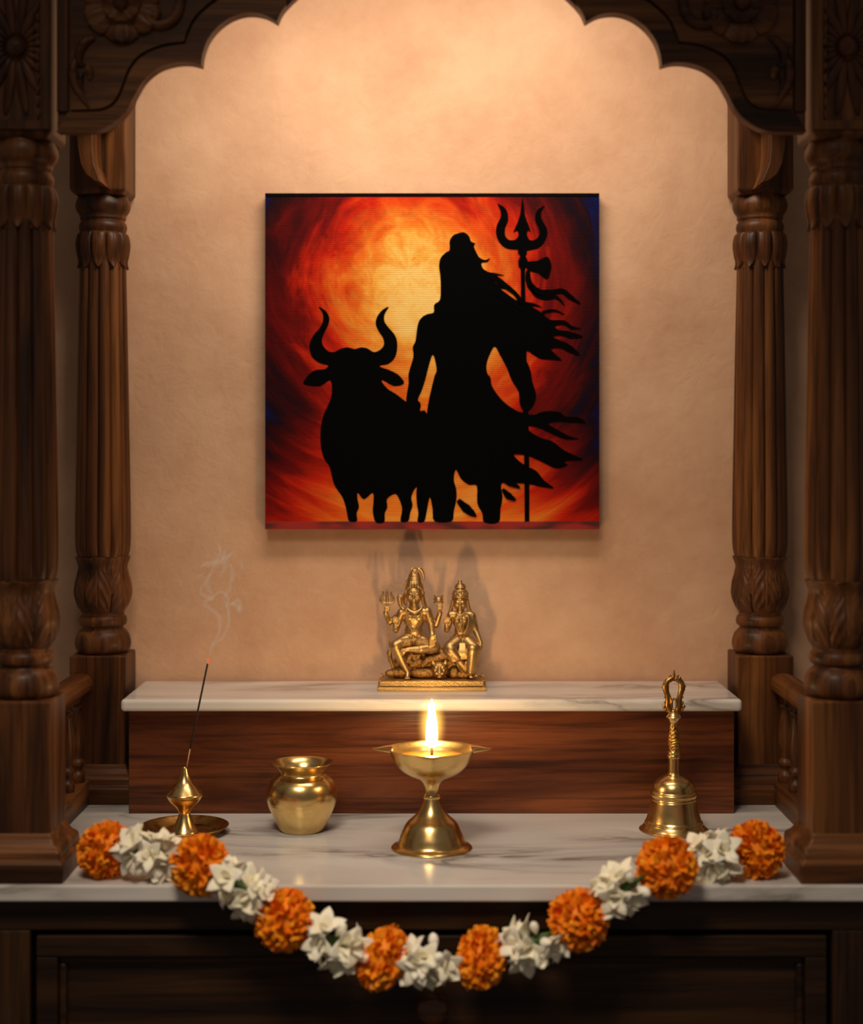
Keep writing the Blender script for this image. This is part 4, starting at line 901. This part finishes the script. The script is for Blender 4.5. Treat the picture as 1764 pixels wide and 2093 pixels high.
for s in (-1, 1):
    q = lambda x, y, d=0: bp_(508 + s * x, y, d)
    tube(bm, cr([q(16, 620), q(42, 585), q(60, 540), q(58, 490), q(64, 436), q(80, 385), (q(87, 335)), q(76, 288), q(46, 258), q(10, 243)], 6), [30 * sb, 31 * sb, 34 * sb, 31 * sb, 29 * sb, 32 * sb, 37 * sb, 31 * sb, 29 * sb, 22 * sb], 14)
    tube(bm, cr([q(30, 600, 12), q(40, 540, 18), q(34, 480, 20), q(44, 430, 14), q(70, 380, 12), q(72, 330, 14)], 6), [13 * sb, 13 * sb, 12 * sb, 12 * sb, 10 * sb, 5 * sb], 10)
    tube(bm, cr([q(20, 560, 14), q(24, 505, 24), q(10, 455, 26), q(-6, 470, 26)], 6), [12 * sb, 13 * sb, 12 * sb, 6 * sb], 10)
    for x, y, r in ((104, 545, 22), (88, 578, 20), (62, 590, 20), (92, 500, 16), (112, 330, 18), (96, 288, 17), (62, 245, 20), (42, 215, 14), (34, 265, 20), (92, 445, 13), (94, 400, 15), (108, 360, 16), (60, 282, 17), (84, 520, 15), (30, 235, 16)): ell(bm, q(x, y, 4), (r * sb, r * sb * 0.9, r * sb), 12, 8)
tube(bm, cr([bp_(508, 270), bp_(508, 215), bp_(510, 180), bp_(511, 148)], 5), [20 * sb, 17 * sb, 12 * sb, 3 * sb], 12); ell(bm, bp_(508, 598, 0), (44 * sb, 34 * sb, 26 * sb), 16, 10)
link('looped_finial', bm, M['brass_dull'], hd)

# ================================================================ flower garland
random.seed(7)
gar = thing('flower_garland', (0, dist(900), TOP), 'garland of orange marigolds and white jasmine draped over the counter edge', 'garland')
go = Vector(gar.location)
def petal_grid(bm, base, out_, side, L, W, curl, cup, ruff, ph, nu=4, nv=4):
    out_ = out_.normalized(); side = (side - out_ * side.dot(out_)).normalized(); nrm = out_.cross(side)
    g = []
    for i in range(nu + 1):
        u = i / nu; row = []
        for j in range(nv + 1):
            v = j / nv * 2 - 1; w = W * (0.30 + 0.70 * math.sin(min(1, u * 1.15) * PI / 2)) * (1 if u < 0.8 else 1 - 0.35 * ((u - 0.8) / 0.2) ** 2 * abs(v))
            p = base + out_ * (L * u) + side * (w * v) + nrm * (curl * u * u + cup * v * v * W + ruff * math.sin(3 * v + ph) * u)
            row.append(bm.verts.new(p))
        g.append(row)
    for i in range(nu):
        for j in range(nv): bm.faces.new((g[i][j], g[i][j + 1], g[i + 1][j + 1], g[i + 1][j]))
def marigold_bm(seed, r=0.0262):
    rnd = random.Random(seed); bm = bmesh.new(); N = 280
    bmesh.ops.create_icosphere(bm, subdivisions=3, radius=r * 0.72)
    for i in range(N):
        z = 1 - 2 * (i + 0.5) / N; a = i * 2.39996 + rnd.uniform(-.15, .15); q = math.sqrt(max(0, 1 - z * z))
        d = Vector((q * math.cos(a), q * math.sin(a), z)); d = (d + Vector((rnd.uniform(-.12, .12), rnd.uniform(-.12, .12), rnd.uniform(-.12, .12)))).normalized()
        s = d.orthogonal().normalized(); s = Matrix.Rotation(rnd.uniform(0, 2 * PI), 3, d) @ s
        tilt = (d + s.cross(d) * rnd.uniform(-.5, .5)).normalized()
        petal_grid(bm, d * r * 0.62, tilt, s, r * rnd.uniform(0.33, 0.43), r * rnd.uniform(0.115, 0.165), r * rnd.uniform(0.04, 0.14), rnd.uniform(0.2, 0.8), r * 0.035, rnd.uniform(0, 6), 4, 4)
    return bm
marig = [(216, 1737, 876, 1.0), (410, 1769, 902, 1.04), (583, 1880, 909, 1.03), (783, 1958, 909, 0.98), (985, 1957, 909, 0.98), (1183, 1880, 909, 1.03), (1362, 1772, 902, 1.04), (1545, 1737, 876, 1.0)]
meshes = []
for i, (px, py, k, sc_) in enumerate(marig):
    p = at(px, py, k) - go
    if i < 3:
        o = link('marigold', marigold_bm(20 + i), M['marigold'], gar, loc=p, smooth=True); meshes.append(o)
    else:
        o = meshes[i % 3].copy(); COL.objects.link(o); o.parent = gar; o.location = p
    o.rotation_euler = (random.uniform(0, 6), random.uniform(0, 6), random.uniform(0, 6)); sc_ *= 1.09; o.scale = (sc_, sc_ * 0.96, sc_)
    if 2 < i < 5: o.rotation_euler = (0.2 * i, 0, 0.7 * i); o.scale = (0.92, 0.92, 1.20)
def blossom_bm(seed, closed):
    rnd = random.Random(seed); bm = bmesh.new(); L, W = 0.0205, 0.0064
    if closed:
        bp2 = interp([(0.0010, 0.0), (0.0016, 0.004), (0.0046, 0.010), (0.0054, 0.015), (0.0038, 0.0195), (0.0003, 0.022)], 4); lathe(bm, bp2, 14, cap0=True, cap1=True)
        return bm
    lathe(bm, [(0.0012, -0.002), (0.0016, 0.001), (0.0022, 0.004)], 12, cap0=True)
    for ring, (n, open_, f) in enumerate(((5, 0.72, 1.0), (2, 0.30, 0.80))):
        for i in range(n):
            a = 2 * PI * i / n + ring * 0.5 + rnd.uniform(-.15, .15); o = open_ + rnd.uniform(-.12, .14)
            # a petal is a small closed leaf: plump, pointed, curved outward
            rows = []; nu, nv = 7, 8
            for iu in range(nu + 1):
                u = iu / nu; ang = o * (0.45 + 0.75 * u)
                rr = 0.0012 + L * f * u * math.sin(ang); zz = L * f * u * math.cos(ang) + 0.001
                w = W * f * (math.sin(PI * min(1, 0.10 + 0.90 * u)) ** 0.75) * (1.0 if u < 0.98 else 0.4) + 0.0002; th = 0.0011 * math.sin(PI * min(0.97, 0.1 + 0.87 * u)) + 0.0001
                row = []
                for j in range(nv):
                    b = 2 * PI * j / nv; sx = w * math.cos(b); sn = th * math.sin(b) - 0.22 * sx * sx / W
                    row.append(bm.verts.new((math.cos(a) * (rr + sn * math.cos(ang)) - math.sin(a) * sx, math.sin(a) * (rr + sn * math.cos(ang)) + math.cos(a) * sx, zz - sn * math.sin(ang))))
                rows.append(row)
            for x, y in zip(rows, rows[1:]):
                for j in range(nv): bm.faces.new((x[j], x[(j + 1) % nv], y[(j + 1) % nv], y[j]))
            bm.faces.new(rows[0]); bm.faces.new(rows[-1])
    return bm
jas = [(312, 1749, 884), (494, 1815, 909), (679, 1925, 911), (885, 1963, 911), (1090, 1925, 911), (1276, 1815, 909), (1462, 1750, 884)]
tang = [0.18, 0.55, 0.45, 0.0, -0.45, -0.55, -0.18]
proto = None; bl = []
for i, (px, py, k) in enumerate(jas):
    p = at(px, py, k) - go
    bm = bmesh.new(); a = tang[i]; dx = Vector((math.cos(a), 0, -math.sin(a)))
    tube(bm, [dx * -0.021, dx * -0.011, dx * 0.0, dx * 0.011, dx * 0.021], [0.0010, 0.0040, 0.0052, 0.0040, 0.0010], 10)
    rnd = random.Random(90 + i); spots = []
    up = Vector((math.sin(a), 0, math.cos(a))); f = Vector((0, -1, 0))
    for q in range(10):
        along = -0.017 + 0.034 * ((q * 0.754877 + 0.1 * i) % 1.0); ang = PI * (-0.22 + 1.44 * ((q * 0.569840 + 0.13 * i) % 1.0)) + rnd.uniform(-.12, .12)
        d = (up * math.cos(ang) + f * math.sin(ang) + dx * (along * 34 + rnd.uniform(-.2, .2))).normalized()
        spots.append((dx * along * 0.85 + d * 0.003, d, q % 4 == 3))
        caps(bm, dx * along * 0.7, 0.0016, dx * along * 0.85 + d * 0.0062, 0.0021, 8)
    cl = link('jasmine_cluster', bm, M['leaf'], gar, loc=p)
    for b0q, d, cb in spots:
        key = 3 if cb else rnd.randrange(3)
        if len(bl) < 4:
            bl = [blossom_bm(s, s == 3) for s in range(4)]
            bl = [(lambda x: (bmesh.ops.recalc_face_normals(x, faces=x.faces), x)[1])(x) for x in bl]
            ms = []
            for x in bl: me = bpy.data.meshes.new('blossom'); x.to_mesh(me); me.polygons.foreach_set('use_smooth', [True] * len(me.polygons)); me.materials.append(M['jasmine']); ms.append(me)
        o = bpy.data.objects.new('jasmine_bud' if cb else 'jasmine_blossom', ms[key]); COL.objects.link(o); o.parent = cl; o.location = b0q + d * 0.002
        o.rotation_euler = (d.to_track_quat('Z', 'Y') @ Matrix.Rotation(rnd.uniform(0, 6), 3, 'Z').to_quaternion()).to_euler(); sc_ = rnd.uniform(1.0, 1.2); o.scale = (sc_ * (0.78 if cb else 1),) * 3
pts = [at(px, py, k) - go for px, py, k in sorted([m[:3] for m in marig] + jas)]
bm = bmesh.new(); tube(bm, cr(pts, 6), 0.0008, 6); link('thread', bm, M['string'], gar)
